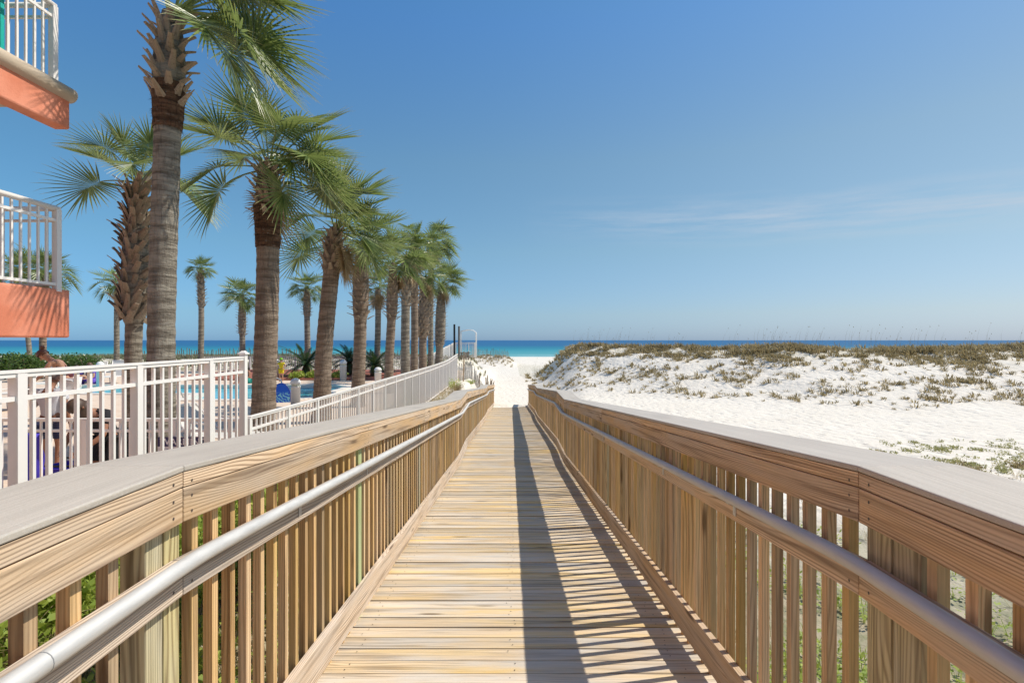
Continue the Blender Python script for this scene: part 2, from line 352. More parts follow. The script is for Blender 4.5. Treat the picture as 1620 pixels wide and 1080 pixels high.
# ------------------------------------------------------------------ profile of the ramp and terrain
ZC = [(-3,-.371),(1.517,-.371),(9.9,-1.135),(11.5,-1.14),(20.3,-1.885),(22,-1.92),(31,-2.68)]
zc = lambda y: interp(ZC, y)
DK = -1.30
PATH = [(31,-3.93),(50,-3.97),(85,-4.15),(120,-4.6),(158,-5.15),(172,-5.6),(240,-8)]
def path_z(y):
    return zc(y)+DK-.16 if y < 29 else (interp([(29, zc(29)+DK-.16), (30.2, -3.93)], y) if y < 30.2 else interp(PATH, y))
RIDGE = [(-3,66),(1.2,60),(4.5,52.5),(9,42),(15,33),(26,28.5),(45,27),(90,30)]
RW = [(0,26),(4.5,25),(9,20),(15,15.5),(26,12),(60,11)]
def terrain(x, y):
    pz = path_z(y)
    if x > 0:
        zr = interp([(-5,-2.15),(6,-2.22),(14,-2.5),(22,-2.75),(40,-3.6),(70,-4.1)], y) if y < 70 else pz
        zr = max(zr, pz) if y > 30 else zr
        e = 1.35 + max(0, y-24)*.035
        k = sstep(e, e+1.1+max(0, y-10)*.09, x)
        z = pz + (zr-pz)*k
        yr = interp(RIDGE, x); w = interp(RW, x)
        hr = -.36*max(0, 4.0-x)-(.0132+.0056*sstep(4, 10, x)+.0018*math.sin(x*.55)+.004*sstep(17, 24, x)*(1-sstep(25.5, 28.5, x)))*yr + .10*fbm(x, 3, .35, 2)
        if y < yr: t = sstep(yr-w, yr+1.5, y); t = t**.85
        else: t = 1-sstep(yr+2, yr+26, y)
        t *= sstep(e*.9, e+1.5+.055*y, x)
        z = z + (hr-z)*max(0, t) if hr > z else z
        z += (.36*fbm(x, y, .38, 3)+.045*fbm(x, y, 1.9, 3))*sstep(1.6, 4, x)*(.25+t)*(1 if y < 120 else 0)
    else:
        zl = interp([(-5,-1.5),(4,-1.5),(9,-1.8),(15,-2.0),(26,-2.05),(31,-1.75),(33,-1.7)], y)
        if y < 33: k = sstep(-1.25, -2.1-max(0, y-24)*.03, x) if x < -1.25 else 0
        else: k = sstep(-1.4, -4.0, x) if x < -1.4 else 0
        if y > 31.5:
            zd = interp([(31.5,-1.75),(36,-1.35),(46,-1.5),(62,-3.6),(80,-4.1)], y) if y < 80 else pz
            zl = zl + (zd-zl)*sstep(31.5, 36, y) if y < 36 else zd
        z = pz + (zl-pz)*k
        z += .09*fbm(x, y, .8, 3)*k*(1 if y > 6 else .4)
        if x < -2.75 and y < 31.6: z = -3.2 if x < -2.95 else z + (-3.2-z)*(-2.75-x)/.2
    if 66 < y < 110 and x < 3: z += 1.35*math.exp(-((y-88)/7)**2)*(1-sstep(-1.2, 1.6, x))*(1+.3*fbm(x, y, .4, 2))
    if abs(x) < 1.5 and 25.5 < y < 31.5: z += (.225+.03*mnoise.noise((x*2, y, 0)))*sstep(26, 30.6, y+1.2*fbm(x, 4, .8, 2))*(1-sstep(-.25, .75+.2*(y-29), x))*(1 if y < 30 else 1-sstep(30, 31.5, y))
    if y > 30.5 or (x > 3): z += .02*fbm(x, y, 3.5, 2)
    return z

def make_terrain():
    xs = []; x = 0
    while x < 330: xs.append(x); x += .12 if x < 3.2 else (.22 if x < 14 else (.45 if x < 40 else x*.04))
    xs = sorted(set([-v for v in xs[1:]]+xs))
    xs = [v for v in xs if v > -300]
    ys = []; y = -6
    while y < 245: ys.append(y); y += .25 if y < 12 else (.3 if y < 45 else (.8 if y < 90 else 3))
    vs = []; veg = []; dirt = []
    for yy in ys:
        for xx in xs:
            z = terrain(xx, yy); vs.append((xx, yy, z))
            v = 0
            if xx > 1:
                yr = interp(RIDGE, xx); v = .55*sstep(yr-5, yr-1, yy)*(1-sstep(yr+20, yr+40, yy))
            elif yy > 31: v = .8*(1-sstep(55, 65, yy))*sstep(-2.2, -4, xx)
            dd = 0
            if yy < 26: dd = (1-sstep(4.5, 9.5, yy+(xx-1)*.35+1.2*fbm(xx, yy, 1.1, 2))) if xx > 0 else (1-sstep(13, 24, yy+2*fbm(xx, yy, 1.1, 2)))
            veg.append(v); dirt.append(dd*.85)
    nx = len(xs); fs = [(j*nx+i, j*nx+i+1, (j+1)*nx+i+1, (j+1)*nx+i) for j in range(len(ys)-1) for i in range(nx-1)]
    me = bpy.data.meshes.new('ground'); me.from_pydata(vs, [], fs)
    a = me.attributes.new('veg', 'FLOAT', 'POINT'); a.data.foreach_set('value', veg)
    a = me.attributes.new('dirt', 'FLOAT', 'POINT'); a.data.foreach_set('value', dirt)
    me.polygons.foreach_set('use_smooth', [True]*len(fs)); me.materials.append(SAND)
    tag(link('ground', me), kind='structure')
make_terrain()
b = MB(); b.add([(-40000,160,-5.45),(40000,160,-5.45),(40000,50000,-5.45),(-40000,50000,-5.45)], [(0,1,2,3)]); tag(b.build('sea', SEA), kind='structure')

# pool terrace (sheet with a hole for the pool), basin and water
TZ = -1.85
poly = [(-17.5,17.7),(-10.6,17.7),(-10.1,15.9),(-6.9,15.9),(-6.5,16.5),(-6.5,20.3),(-7.2,20.9),(-17.5,20.9)]
def ccw_ring(pts, d):
    c = Vector((sum(p[0] for p in pts)/len(pts), sum(p[1] for p in pts)/len(pts)))
    out = []
    n = len(pts)
    for i in range(n):
        p0, p1, p2 = Vector(pts[i-1]), Vector(pts[i]), Vector(pts[(i+1) % n])
        n1 = (p1-p0).normalized(); n2 = (p2-p1).normalized()
        n1 = Vector((n1.y, -n1.x)); n2 = Vector((n2.y, -n2.x)); b_ = (n1+n2).normalized()
        out.append(tuple(p1+b_*d/max(.4, b_.dot(n1))))
    return out
import bmesh
def paving():
    bm = bmesh.new()
    outer = [(-60,-6),(-2.68,-6),(-2.68,31.3),(-60,31.3)]
    ring = ccw_ring(poly, .32)
    ov = [bm.verts.new((x, y, TZ)) for x, y in outer]; rv = [bm.verts.new((x, y, TZ)) for x, y in ring]
    ed = [bm.edges.new((ov[i], ov[(i+1) % 4])) for i in range(4)] + [bm.edges.new((rv[i], rv[(i+1) % len(rv)])) for i in range(len(rv))]
    bmesh.ops.triangle_fill(bm, edges=ed, use_beauty=True)
    for f in list(bm.faces):
        c = f.calc_center_median()
        inside = False; j = len(ring)-1
        for i in range(len(ring)):
            xi, yi = ring[i]; xj, yj = ring[j]
            if (yi > c.y) != (yj > c.y) and c.x < (xj-xi)*(c.y-yi)/(yj-yi)+xi: inside = not inside
            j = i
        if inside: bm.faces.remove(f)
    a = bm.verts.new((-2.68,-6,-2.4)); b_ = bm.verts.new((-2.68,31.3,-2.6)); c_ = bm.verts.new((-60,31.3,-2.6))
    bm.faces.new((ov[1], a, b_, ov[2])); bm.faces.new((ov[2], b_, c_, ov[3]))
    bmesh.ops.recalc_face_normals(bm, faces=bm.faces)
    me = bpy.data.meshes.new('pool_terrace'); bm.to_mesh(me); bm.free(); me.materials.append(PAVE)
    tag(link('pool_terrace', me), kind='structure')
paving()
POOL = empty('swimming_pool', (-11, 18.5, TZ)); tag(POOL, 'blue swimming pool sunk in the beige terrace beyond the white fence', 'pool')
def rel(o, par): o.location = Vector(o.location)-Vector(par.location); return o
def child(mb, name, mat, par, smooth=False, bevel=0):
    o = mb.build(name, mat, par, smooth, bevel); o.location = -Vector(par.location); return o
b = MB(); n = len(poly); ring = ccw_ring(poly, .32)
vs = [(x,y,TZ+.03) for x,y in poly]+[(x,y,TZ+.03) for x,y in ring]+[(x,y,TZ-.1) for x,y in poly]+[(x,y,TZ-.1) for x,y in ring]
fs = []
for i in range(n):
    j = (i+1) % n; fs += [(i,j,n+j,n+i), (i,2*n+i,2*n+j,j), (n+i,n+j,3*n+j,3*n+i)]
b.add(vs, fs); child(b, 'coping', plain('pool_coping', (.74,.68,.60), .7), POOL)
b = MB(); vs = [(x,y,TZ-.1) for x,y in poly]+[(x,y,TZ-1.1) for x,y in poly]
b.add(vs, [(i,(i+1)%n,n+(i+1)%n,n+i) for i in range(n)]+[tuple(range(n,2*n))]); child(b, 'basin', TILE, POOL)
b = MB(); b.add([(x,y,TZ-.11) for x,y in poly], [tuple(range(n))]); child(b, 'pool_water', POOLW, POOL)
for (hx, hy) in ((-10.35, 15.55), (-7.3, 16.0)):
    b = MB(); b.tube([(hx,hy-.25,TZ),(hx,hy-.2,TZ+.55),(hx,hy-.05,TZ+.68),(hx,hy+.25,TZ+.6),(hx,hy+.7,TZ-.05)], .022, 8); child(b, 'grab_rail', STEEL, POOL, True)
b = MB(); b.box(-16.5,-5.6,23.6,30.9,TZ-.05,TZ+.07); tag(b.build('mulch_bed', MULCH), kind='structure')

# ------------------------------------------------------------------ boardwalk deck
CX = .03
BW = empty('wooden_boardwalk', (CX, 0, zc(0)+DK)); tag(BW, 'long weathered wooden plank ramp leading down to the white beach', 'boardwalk')
b = MB(); y = -2.6
zd = lambda yy: zc(yy)+DK
while y < 30.9:
    j = random.uniform(-.0035, .0035); w = .1335
    b.beam(y+.0052, y+w-.0052, CX-1.12, CX+1.12+0*random.random(), zd, -.035+j, j)
    # grain must run along X on planks
    for q in range(8):
        i = len(b.v)-8+q; v = b.v[i]; rr = b.r[i]; b.g[i] = (v[0]+rr*31, v[1]*1.0+rr*9, v[2]*.3)
    y += w
child(b, 'decking', W_DECK, BW)
b = MB()
for (a0, a1) in zip([-2.6,1.517,9.9,11.5,20.3,22], [1.517,9.9,11.5,20.3,22,31]):
    for xx in (-1.0,-.35,.35,1.0): b.beam(a0, a1, CX+xx-.02, CX+xx+.02, zd, -.19, -.036)
child(b, 'joist', W_POST, BW)
b = MB(); y = -2.6+.0667
while y < 9:
    for xx in (-.93,-.03,.9):
        for dx in (-.028, .028):
            if random.random() < .12: continue
            cx, cy = CX+xx+random.uniform(-.03,.03), y+dx+random.uniform(-.008,.008)
            z = zd(cy)+.0028
            b.add([(cx+.0042*math.cos(k*1.047), cy+.0042*math.sin(k*1.047), z) for k in range(6)], [(0,1,2,3,4,5)])
    y += .1335
child(b, 'screw', SCREW, BW)

# railings
KINKS = [-1.0, 1.517, 9.9, 11.5, 20.3, 22.0, 31.0]
def railing(side):
    left = side < 0
    root = empty('wooden_railing', (CX+side*1.05, 0, zd(0)))
    tag(root, 'brown railing shaded on its inner face, on the dune side of the boardwalk' if not left else 'sunlit wooden railing on the pool and palm side of the boardwalk', 'railing')
    def X(a, c): return (CX+a, CX+c) if not left else (CX-c, CX-a)
    x0, x1 = X(.997, 1.31)
    for a, c in zip(KINKS, KINKS[1:]):
        ys = [a, c] if c-a < 3 else ([a, (a+c)/2+.35, c] if c-a > 5 else [a, c])
        for p, q in zip(ys, ys[1:]):
            b = MB(); b.beam(p+.0004, q-.0004, x0, x1, zc, -.018, 0); o = child(b, 'rail_cap', CAP, root, bevel=.004)
            if not left: pass
        ys = [a, c] if c-a < 5 else [a, a+(c-a)*.51, c]
        xa, xb = X(1.0, 1.035)
        for p, q in zip(ys, ys[1:]):
            b = MB(); b.beam(p+.0018, q-.0018, xa, xb, zc, -.0635, -.0205); child(b, 'upper_rail_board', W_FASC, root, bevel=.002)
            b = MB(); b.beam(p+.0018, q-.0018, xa, xb, zc, -.168, -.067); child(b, 'lower_rail_board', W_FASC, root, bevel=.003)
        ys2 = [a, c] if c-a < 5 else [a, a+(c-a)*.49, c]
        for p, q in zip(ys2, ys2[1:]):
            b = MB(); b.beam(p+.0015, q-.0015, xa, xb, zc, -.384, -.280); child(b, 'grab_rail_board', W_FASC if not left else W_TOE, root, bevel=.003)
            b = MB(); b.beam(p+.0015, q-.0015, xa, xb, zc, -1.243, -1.068); child(b, 'toe_board', W_TOE if left else W_FASC, root, bevel=.003)
    # pipe
    b = MB(); pts = []
    yy = KINKS[0]; xp = CX+side*.962
    while yy < 30.9:
        pts.append((xp, yy, sum(zc(yy+d) for d in (-.1,-.05,0,.05,.1))/5-.272)); 
        yy += .08 if min(abs(yy-k) for k in KINKS) < .3 else .4
    b.tube(pts, .0225, 16); child(b, 'handrail_pipe', PIPE, root, True)
    b = MB()
    for yy in ([.86] if not left else [1.02])+[4.6, 7.5, 13.5]:
        b.tube([(xp, yy-.0012, zc(yy)-.272), (xp, yy+.0012, zc(yy)-.272)], .0229, 16)
    child(b, 'pipe_coupling', plain('pipe_seam', (.25,.25,.25), .5), root, True)
    for yy in (2.35,3.45,5.7,7.95,10.6,13.7,16):
        b = MB(); f = xp; g = CX+side*.9985; z = zc(yy)-.272
        xs = sorted((g, g-side*.003))
        b.box(xs[0], xs[1], yy-.014, yy+.014, z-.085, z-.028); xs = sorted((f, g)); b.box(xs[0], xs[1], yy-.014, yy+.014, z-.030, z-.0245)
        for dz in (-.045,-.068): 
            cxx = g-side*.0045; b.add([(cxx, yy+.0045*math.cos(k*1.047), z+dz+.0045*math.sin(k*1.047)) for k in range(6)], [(0,1,2,3,4,5)])
        child(b, 'bracket', STEEL, root)
    b = MB()                                   # nail and screw heads at the board joints
    for yy in (1.517, 5.75, 9.9, 11.5, 3.45, 7.95):
        for dy in (-.045, .04):
            for dz in (-.095,-.142,-.31,-.355,-.045 if dy < 0 else -.05):
                cxx = CX+side*.9988; z = zc(yy+dy)+dz; b.add([(cxx, yy+dy+.004*math.cos(k*1.047), z+.005*math.sin(k*1.047)) for k in range(6)], [(0,1,2,3,4,5)])
    child(b, 'nail_head', SCREW, root)
    # posts
    posts = [(1.41,.1,'a'),(1.517+.0,.0,'')]
    px0, px1 = X(1.036, 1.108)
    plist = ([(1.445,.07),(1.52,.07)] if left else [(1.38,.095),(1.485,.095)]) + [(3.42,.068),(5.66,.068),(7.93,.068),(9.87,.068),(11.5,.068),(13.7,.068),(15.9,.068),(18.1,.068),(20.3,.068),(22,.068),(24.3,.068),(26.6,.068),(28.8,.068),(30.9,.068)]
    occ = []
    for i, (yy, dd) in enumerate(plist):
        b = MB(); b.box(px0, px1, yy-dd/2, yy+dd/2, zc(yy)+DK-.75, zc(yy)-.021, axis=2)
        o = child(b, 'post', (W_GREEN if (left and i == 2) else (W_POST if i < 2 or random.random() < .4 else W_BAL)), root, bevel=.003)
        occ.append((yy-dd/2-.03, yy+dd/2+.03))
        if left and i == 2: o['label'] = 'pale green treated post'
    # balusters: shared meshes
    bx0, bx1 = X(1.0355, 1.068)
    variants = []
    for k in range(10):
        b = MB(); b.box(-.016, .016, -.016, .016, -1.47, -.0215, axis=2); variants.append(b.mesh('baluster', W_BAL))
    yy = .18; cnt = 0; rest = MB(); cxm = (bx0+bx1)/2
    ylist = []
    while yy < 30.8:
        if not any(a < yy < c for a, c in occ): ylist.append(yy)
        yy += .1115
    near = [v for v in ylist if v > 1.0]
    for yy in ylist:
        if yy <= near[99] and (yy > 1.0):
            link('baluster', variants[random.randrange(10)], root, (cxm+random.uniform(-.001,.001)-root.location.x, yy, zc(yy)-root.location.z), (0, 0, random.uniform(-.03,.03)))
        else:
            rest.box(cxm-.016, cxm+.016, yy-.016, yy+.016, zc(yy)-1.47, zc(yy)-.0215, axis=2)
    o = child(rest, 'baluster', W_BAL, root); o['kind'] = 'stuff'
railing(-1); railing(1)

# ------------------------------------------------------------------ white fences
def fence(label, P0, P1, posts, top, bottom, spacing, pk=.018, post_w=.05, second=-.15, rail_h=.038, cap_last=False, ztop=None, mat=WHITE, railw=.034, group=None, capall=False):
    P0 = Vector((*P0, 0)); P1 = Vector((*P1, 0)); D = (P1-P0); Ln = D.length; D.normalize(); ang = math.atan2(D.y, D.x)
    root = empty('white_fence', (P0.x, P0.y, bottom), ang); tag(root, label, 'fence', group)
    zt = ztop or (lambda s: top)
    def zrel(s): return zt(s)-bottom
    knots = sorted(set([0, Ln]+[p for p in posts if 0 < p < Ln]))
    def bar(name, w, za, zb):
        b = MB()
        for a, c in zip(knots, knots[1:]):
            z0, z1 = zrel(a), zrel(c)
            vs = [(a,-w/2,z0+za),(c,-w/2,z1+za),(c,w/2,z1+za),(a,w/2,z0+za),(a,-w/2,z0+zb),(c,-w/2,z1+zb),(c,w/2,z1+zb),(a,w/2,z0+zb)]
            b.add(vs, MB.BF)
        return b.build(name, mat, root)
    bar('top_rail', railw, -rail_h, -rail_h*.42); bar('top_rail_cap', railw*1.35, -rail_h*.42+.0008, 0)
    bar('middle_rail', railw*.8, second-.012, second+.012)
    # bottom rail near the ground
    b = MB(); b.box(0, Ln, -railw*.4, railw*.4, .05, .08); b.build('bottom_rail', mat, root)
    for i, s in enumerate(posts):
        last = capall or (cap_last and i == len(posts)-1)
        h = zrel(s)
        b = MB(); b.box(s-post_w/2, s+post_w/2, -post_w/2, post_w/2, 0, h+(.02 if last else -rail_h*.5))
        o = b.build('post', mat, root)
        if last:
            b = MB(); w = post_w*.72
            b.box(s-w, s+w, -w, w, h+.02, h+.034)
            b.add([(s-w*.8,-w*.8,h+.034),(s+w*.8,-w*.8,h+.034),(s+w*.8,w*.8,h+.034),(s-w*.8,w*.8,h+.034),(s-w*.3,-w*.3,h+.055),(s+w*.3,-w*.3,h+.055),(s+w*.3,w*.3,h+.055),(s-w*.3,w*.3,h+.055)], MB.BF)
            b.build('post_cap', mat, o)
    hm = zrel(Ln/2)
    if ztop is None:
        b = MB(); b.box(-pk/2, pk/2, -pk/2, pk/2, .03, hm-rail_h); me = b.mesh('picket', mat)
    n = int(Ln/spacing); c = 0; rest = MB()
    ss = [i*spacing+spacing/2 for i in range(n)]
    ss = [s for s in ss if all(abs(s-p) > post_w*.5+pk*.5+.004 for p in posts)]
    for s in ss:
        if ztop is None and c < 100: link('picket', me, root, (s, 0, 0)); c += 1
        elif ztop is not None and c < 100:
            b = MB(); b.box(s-pk/2, s+pk/2, -pk/2, pk/2, .03, zrel(s)-rail_h); b.build('picket', mat, root); c += 1
        else: rest.box(s-pk/2, s+pk/2, -pk/2, pk/2, .03, zrel(s)-rail_h)
    if rest.v: rest.build('picket', mat, root)['kind'] = 'stuff'
    return root
# tall near fence, plane X=-2.6
fence('tall white picket fence beside the walkway at the left, ending in a capped post', (-2.6, .2), (-2.6, 4.98), [.83,1.68,2.5,3.36,4.21,4.78], -.157, -1.95, .094, pk=.019, post_w=.054, second=-.15, cap_last=True)
# long fence going to the beach
ps = [0.0]; 
while ps[-1] < 18.9: ps.append(ps[-1]+.88+.01*len(ps))
zt = lambda s: interp([(0,-.755),(2,-.782),(6,-.80),(12,-.84),(16,-.825),(19.9,-.66)], s)
fence('long low white picket fence running along the palms toward the beach', (-2.6, 5.08), (-2.6, 25.0), ps, -.8, -1.98, .1, pk=.017, post_w=.045, second=-.135, rail_h=.032, ztop=zt)
# cross fence at the pool end
fence('low white picket fence across the terrace behind the warning banner', (-9.4, 5.18), (-2.66, 5.18), [.6,1.5,2.4,3.3,4.2,5.1,6.0,6.7], -.79, TZ, .1, pk=.017, post_w=.05, second=-.125, rail_h=.03)
fence('white fence on the sea side of the terrace behind the sago palms', (-19, 31.2), (-3.2, 31.2), [.3+1.4*i for i in range(12)], -.98, TZ, .12, pk=.03, post_w=.07, second=-.12)
# beach access platform
pf = at(700, 560, 38)
fence('white fence of the dune walkover rising behind the last palm', (-5.3, 34.5), (-4.3, 39.6), [0.1,1.2,2.4,3.6,5.1], -.5, -1.45, .14, pk=.035, post_w=.07, second=-.12, ztop=lambda s: -.92+s*.15)
fence('white fence across the seaward end of the dune walkover', (-4.35, 39.7), (-2.75, 39.7), [0.05,.55,1.1,1.56], -.16, -1.35, .11, pk=.035, post_w=.08, second=-.12)

# warning banner
def banner():
    root = empty('warning_banner', (-3.28, 5.14, -1.14)); tag(root, 'navy and white banner with a lifeguard warning tied to the white cross fence', 'sign')
    w = .27; x0 = -.28
    b = MB(); b.box(-.26, .26, -.006, 0, .075, .17); b.build('warning_panel', plain('navy_vinyl', (.035,.03,.11), .5), root)
    b = MB(); b.box(-.26, .26, -.0055, 0, -.08, .074); b.build('notice_panel', plain('white_vinyl', (.74,.72,.74), .5), root)
    for txt, z, size, mt in (('WARNING', .093, .092, plain('white_letters', (.8,.78,.8), .5)), ('NO LIFEGUARD', .005, .062, plain('navy_letters', (.035,.03,.11), .5)), ('ON DUTY', -.065, .062, bpy.data.materials['navy_letters'] if 'navy_letters' in bpy.data.materials else None)):
        cu = bpy.data.curves.new('lettering', 'FONT'); cu.body = txt; cu.size = size; cu.align_x = 'CENTER'; cu.extrude = .0008; cu.offset = .001
        tmp = bpy.data.objects.new('t', cu); COL.objects.link(tmp)
        bpy.context.view_layer.update()
        me = bpy.data.meshes.new_from_object(tmp.evaluated_get(bpy.context.evaluated_depsgraph_get()))
        bpy.data.objects.remove(tmp); me.materials.clear(); me.materials.append(mt)
        xs = [v.co.x for v in me.vertices]; sx = .47/(max(xs)-min(xs))
        o = link('lettering', me, root, (0, -.0085, z), (R(90), 0, 0), (min(1.15, sx), 1, 1))
banner()

# ------------------------------------------------------------------ building with balconies
BX = -5.05; YE = BX*-810/697.0
BLD = empty('coral_apartment_building', (-9, 0, TZ)); tag(BLD, 'coral stucco building with white railed balconies at the left edge', 'building')
WX = -7.4
b = MB(); b.box(-16, WX, -12, 5.2, TZ, 12.5); child(b, 'wall', STUCCO, BLD)
for z0 in (0.55, 3.0, 5.45, 8.0):
    for y0 in (-8, -3.5, 1.2):
        b = MB(); b.box(WX+.001, WX+.05, y0, y0+2.6, z0, z0+1.9); f = child(b, 'window', WHITE, BLD)
        b = MB(); b.box(WX+.051, WX+.056, y0+.1, y0+1.25, z0+.1, z0+1.8); b.box(WX+.051, WX+.056, y0+1.35, y0+2.5, z0+.1, z0+1.8); o = b.build('pane', GLASS, f)
b = MB(); b.box(-16.3, WX+.3, -12.2, 5.5, 12.5, 12.75); child(b, 'roof', CREAM, BLD)
def balcony(zb, zt_, nose, rail_base, idx):
    root = MB()
    yb0, yb1 = -2.0, YE
    bw = .17
    b = MB()
    # u-shaped parapet beam: side facing the walk, end facing the sea
    b.box(BX-bw, BX, yb0, yb1, zb, zt_)
    o = child(b, 'balcony_beam', STUCCO, BLD, bevel=.02)
    b = MB(); b.box(WX, BX-bw-.001, yb0, yb1, zt_-.07, zt_-.003); child(b, 'balcony_floor', CREAM, BLD)
    top = zt_
    if nose:
        r = .075; b = MB()
        zc_ = zt_+r*.9
        b.tube([(BX-.02, yb0, zc_), (BX-.02, yb1+.03, zc_)], r*1.15, 16); b.tube([(BX-.02, yb1-.0, zc_), (WX, yb1-.0, zc_)], r*1.13, 16)
        b.box(BX-.3, BX-.02, yb0, yb1-.2, zt_-.0, zc_+r*1.0)
        child(b, 'cornice', CREAM, BLD, True); top = zc_+r*1.1
    rx = BX-.02 if not nose else BX-.06; ry = yb1-.15
    H = rail_base+.88; T = 1
    b = MB(); b.tube([(rx, yb0, H-.02), (rx, ry+.02, H-.02)], .03, 12); b.tube([(rx, ry, H-.021), (WX, ry, H-.021)], .029, 12); fr = child(b, 'balcony_rail', WHITE, BLD, True)
    b = MB(); b.box(rx-.014, rx+.014, yb0, ry, H-.17, H-.14); b.box(WX, rx, ry-.013, ry+.013, H-.169, H-.141); 
    b.box(rx-.014, rx+.014, yb0, ry, rail_base, rail_base+.03); b.box(WX, rx, ry-.013, ry+.013, rail_base+.001, rail_base+.029); child(b, 'balcony_middle_rail', WHITE, BLD)
    b = MB(); b.box(rx-.03, rx+.03, ry-.03, ry+.03, top-.03, H-.03); child(b, 'balcony_post', WHITE, BLD)
    yy = ry-.13; k = 0
    me = MB(); me.box(-.0095, .0095, -.0095, .0095, 0, H-.05-rail_base); me = me.mesh('baluster', WHITE)
    while yy > .8: 
        link('balcony_baluster', me, BLD, Vector((rx, yy, rail_base))-BLD.location); yy -= .098
    xx = rx-.11
    while xx > WX+.05: link('balcony_baluster', me, BLD, Vector((xx, ry, rail_base))-BLD.location); xx -= .098
k = -BX/697.0
balcony(4.0*k, 79*k, False, (538-455)*k*1.0+.005, 0)
balcony((538-206)*k, (538-160)*k, True, (538-160)*k+.14, 1)
balcony((538-206)*k+2.4, (538-160)*k+2.4, True, (538-160)*k+2.54, 2)
b = MB(); b.box(-5.9, -5.262, 5.28, 5.32, 3.0, 4.8); child(b, 'teal_screen', TEAL, BLD)

# ------------------------------------------------------------------ palms
def frond_mesh(el, seed, pet=.72, cos_=.34, leaf=.78, dry=False, droop=1.0, NL=23, wf=1.0):
    rg = random.Random(seed); b = MB()
    d = Vector((math.cos(el), 0, math.sin(el))); p = Vector((0.05, 0, 0)); side = Vector((0, 1, 0))
    pts = [p.copy()]; n = 6
    for i in range(n):
        d = (d+Vector((0, 0, -.032*droop))*(1.0+i*.4)).normalized(); p = p+d*pet/n; pts.append(p.copy())
    b.tube(pts, [.024,.02,.015,.013,.012,.011,.010], 5, rnd=.9)
    b.g = [(0, g[1], g[2]) for g in b.g]
    cps = [(p.copy(), d.copy())]; m_ = 6
    for i in range(m_):
        d = (d+Vector((0, 0, -.13*droop))).normalized(); p = p+d*cos_/m_; cps.append((p.copy(), d.copy()))
    roll = rg.uniform(-.35, .35)
    for sd_ in (-1, 1):
        for i in range(NL):
            u = (i+.5)/NL
            s = (1-u)**.8*m_; k = min(int(s), m_-1); fr = s-k
            q = cps[k][0].lerp(cps[k+1][0], fr); T = cps[k][1].lerp(cps[k+1][1], fr).normalized()
            Nn = T.cross(side).normalized(); 
            if Nn.z < 0: Nn = -Nn
            a = R(3+u*128)+rg.uniform(-.03, .03)
            sv = (side*sd_*math.cos(.35)+Nn*(.22+roll*sd_)).normalized()
            dr = (T*math.cos(a)+sv*math.sin(a)).normalized()
            ln = leaf*(1-.32*u*u)*rg.uniform(.88, 1.08)
            nrm = dr.cross(T.cross(sv)).normalized() if False else Nn
            seg = 6; q2 = q.copy(); ws = [.010,.026,.031,.026,.018,.010,.001]
            g = rg.uniform(.5, 1.35)*droop; rr = rg.random()
            broke = rg.random() < .2
            vs = []; gc = []
            for j in range(seg+1):
                t = j/seg
                acr = dr.cross(nrm)
                if acr.length < .1: acr = side
                acr.normalize(); dn = acr.cross(dr).normalized()
                w = ws[j]*.52*wf
                vs += [q2-acr*w+dn*w*.45, q2-dn*w*.25, q2+acr*w+dn*w*.45]; gc += [(t, 0, 0)]*3
                q2 = q2+dr*ln/seg
                gg = .006+.17*t**3*g
                if broke and t > .55: gg += .35
                dr = (dr+Vector((0, 0, -gg))+Vector((rg.uniform(-.02,.02), rg.uniform(-.02,.02), 0))).normalized()
            fs = []
            for j in range(seg):
                for e_ in (0, 1): fs.append((j*3+e_, j*3+e_+1, (j+1)*3+e_+1, (j+1)*3+e_))
            b.add(vs, fs, gc, rr)
    return b.mesh('dry_frond' if dry else 'frond', DRY if dry else FROND)
FR = {}
for i, el in enumerate((82, 62, 42, 22, 2, -18, -38)):
    FR[el] = [frond_mesh(R(el), 100+i*3+j, droop=(.45,.8,1.25)[j], NL=19, wf=1.12) for j in range(3)]
FRF = {el: [frond_mesh(R(el), 200+i*3+j, droop=(.4,.75,1.2)[j], NL=10, wf=1.8, leaf=.72) for j in range(3)] for i, el in enumerate((82, 62, 42, 22, 2, -18, -38))}
FRD = [frond_mesh(R(-62), 300+j, pet=.4, leaf=.62, dry=True, droop=1.3) for j in range(2)]
BLV = {}
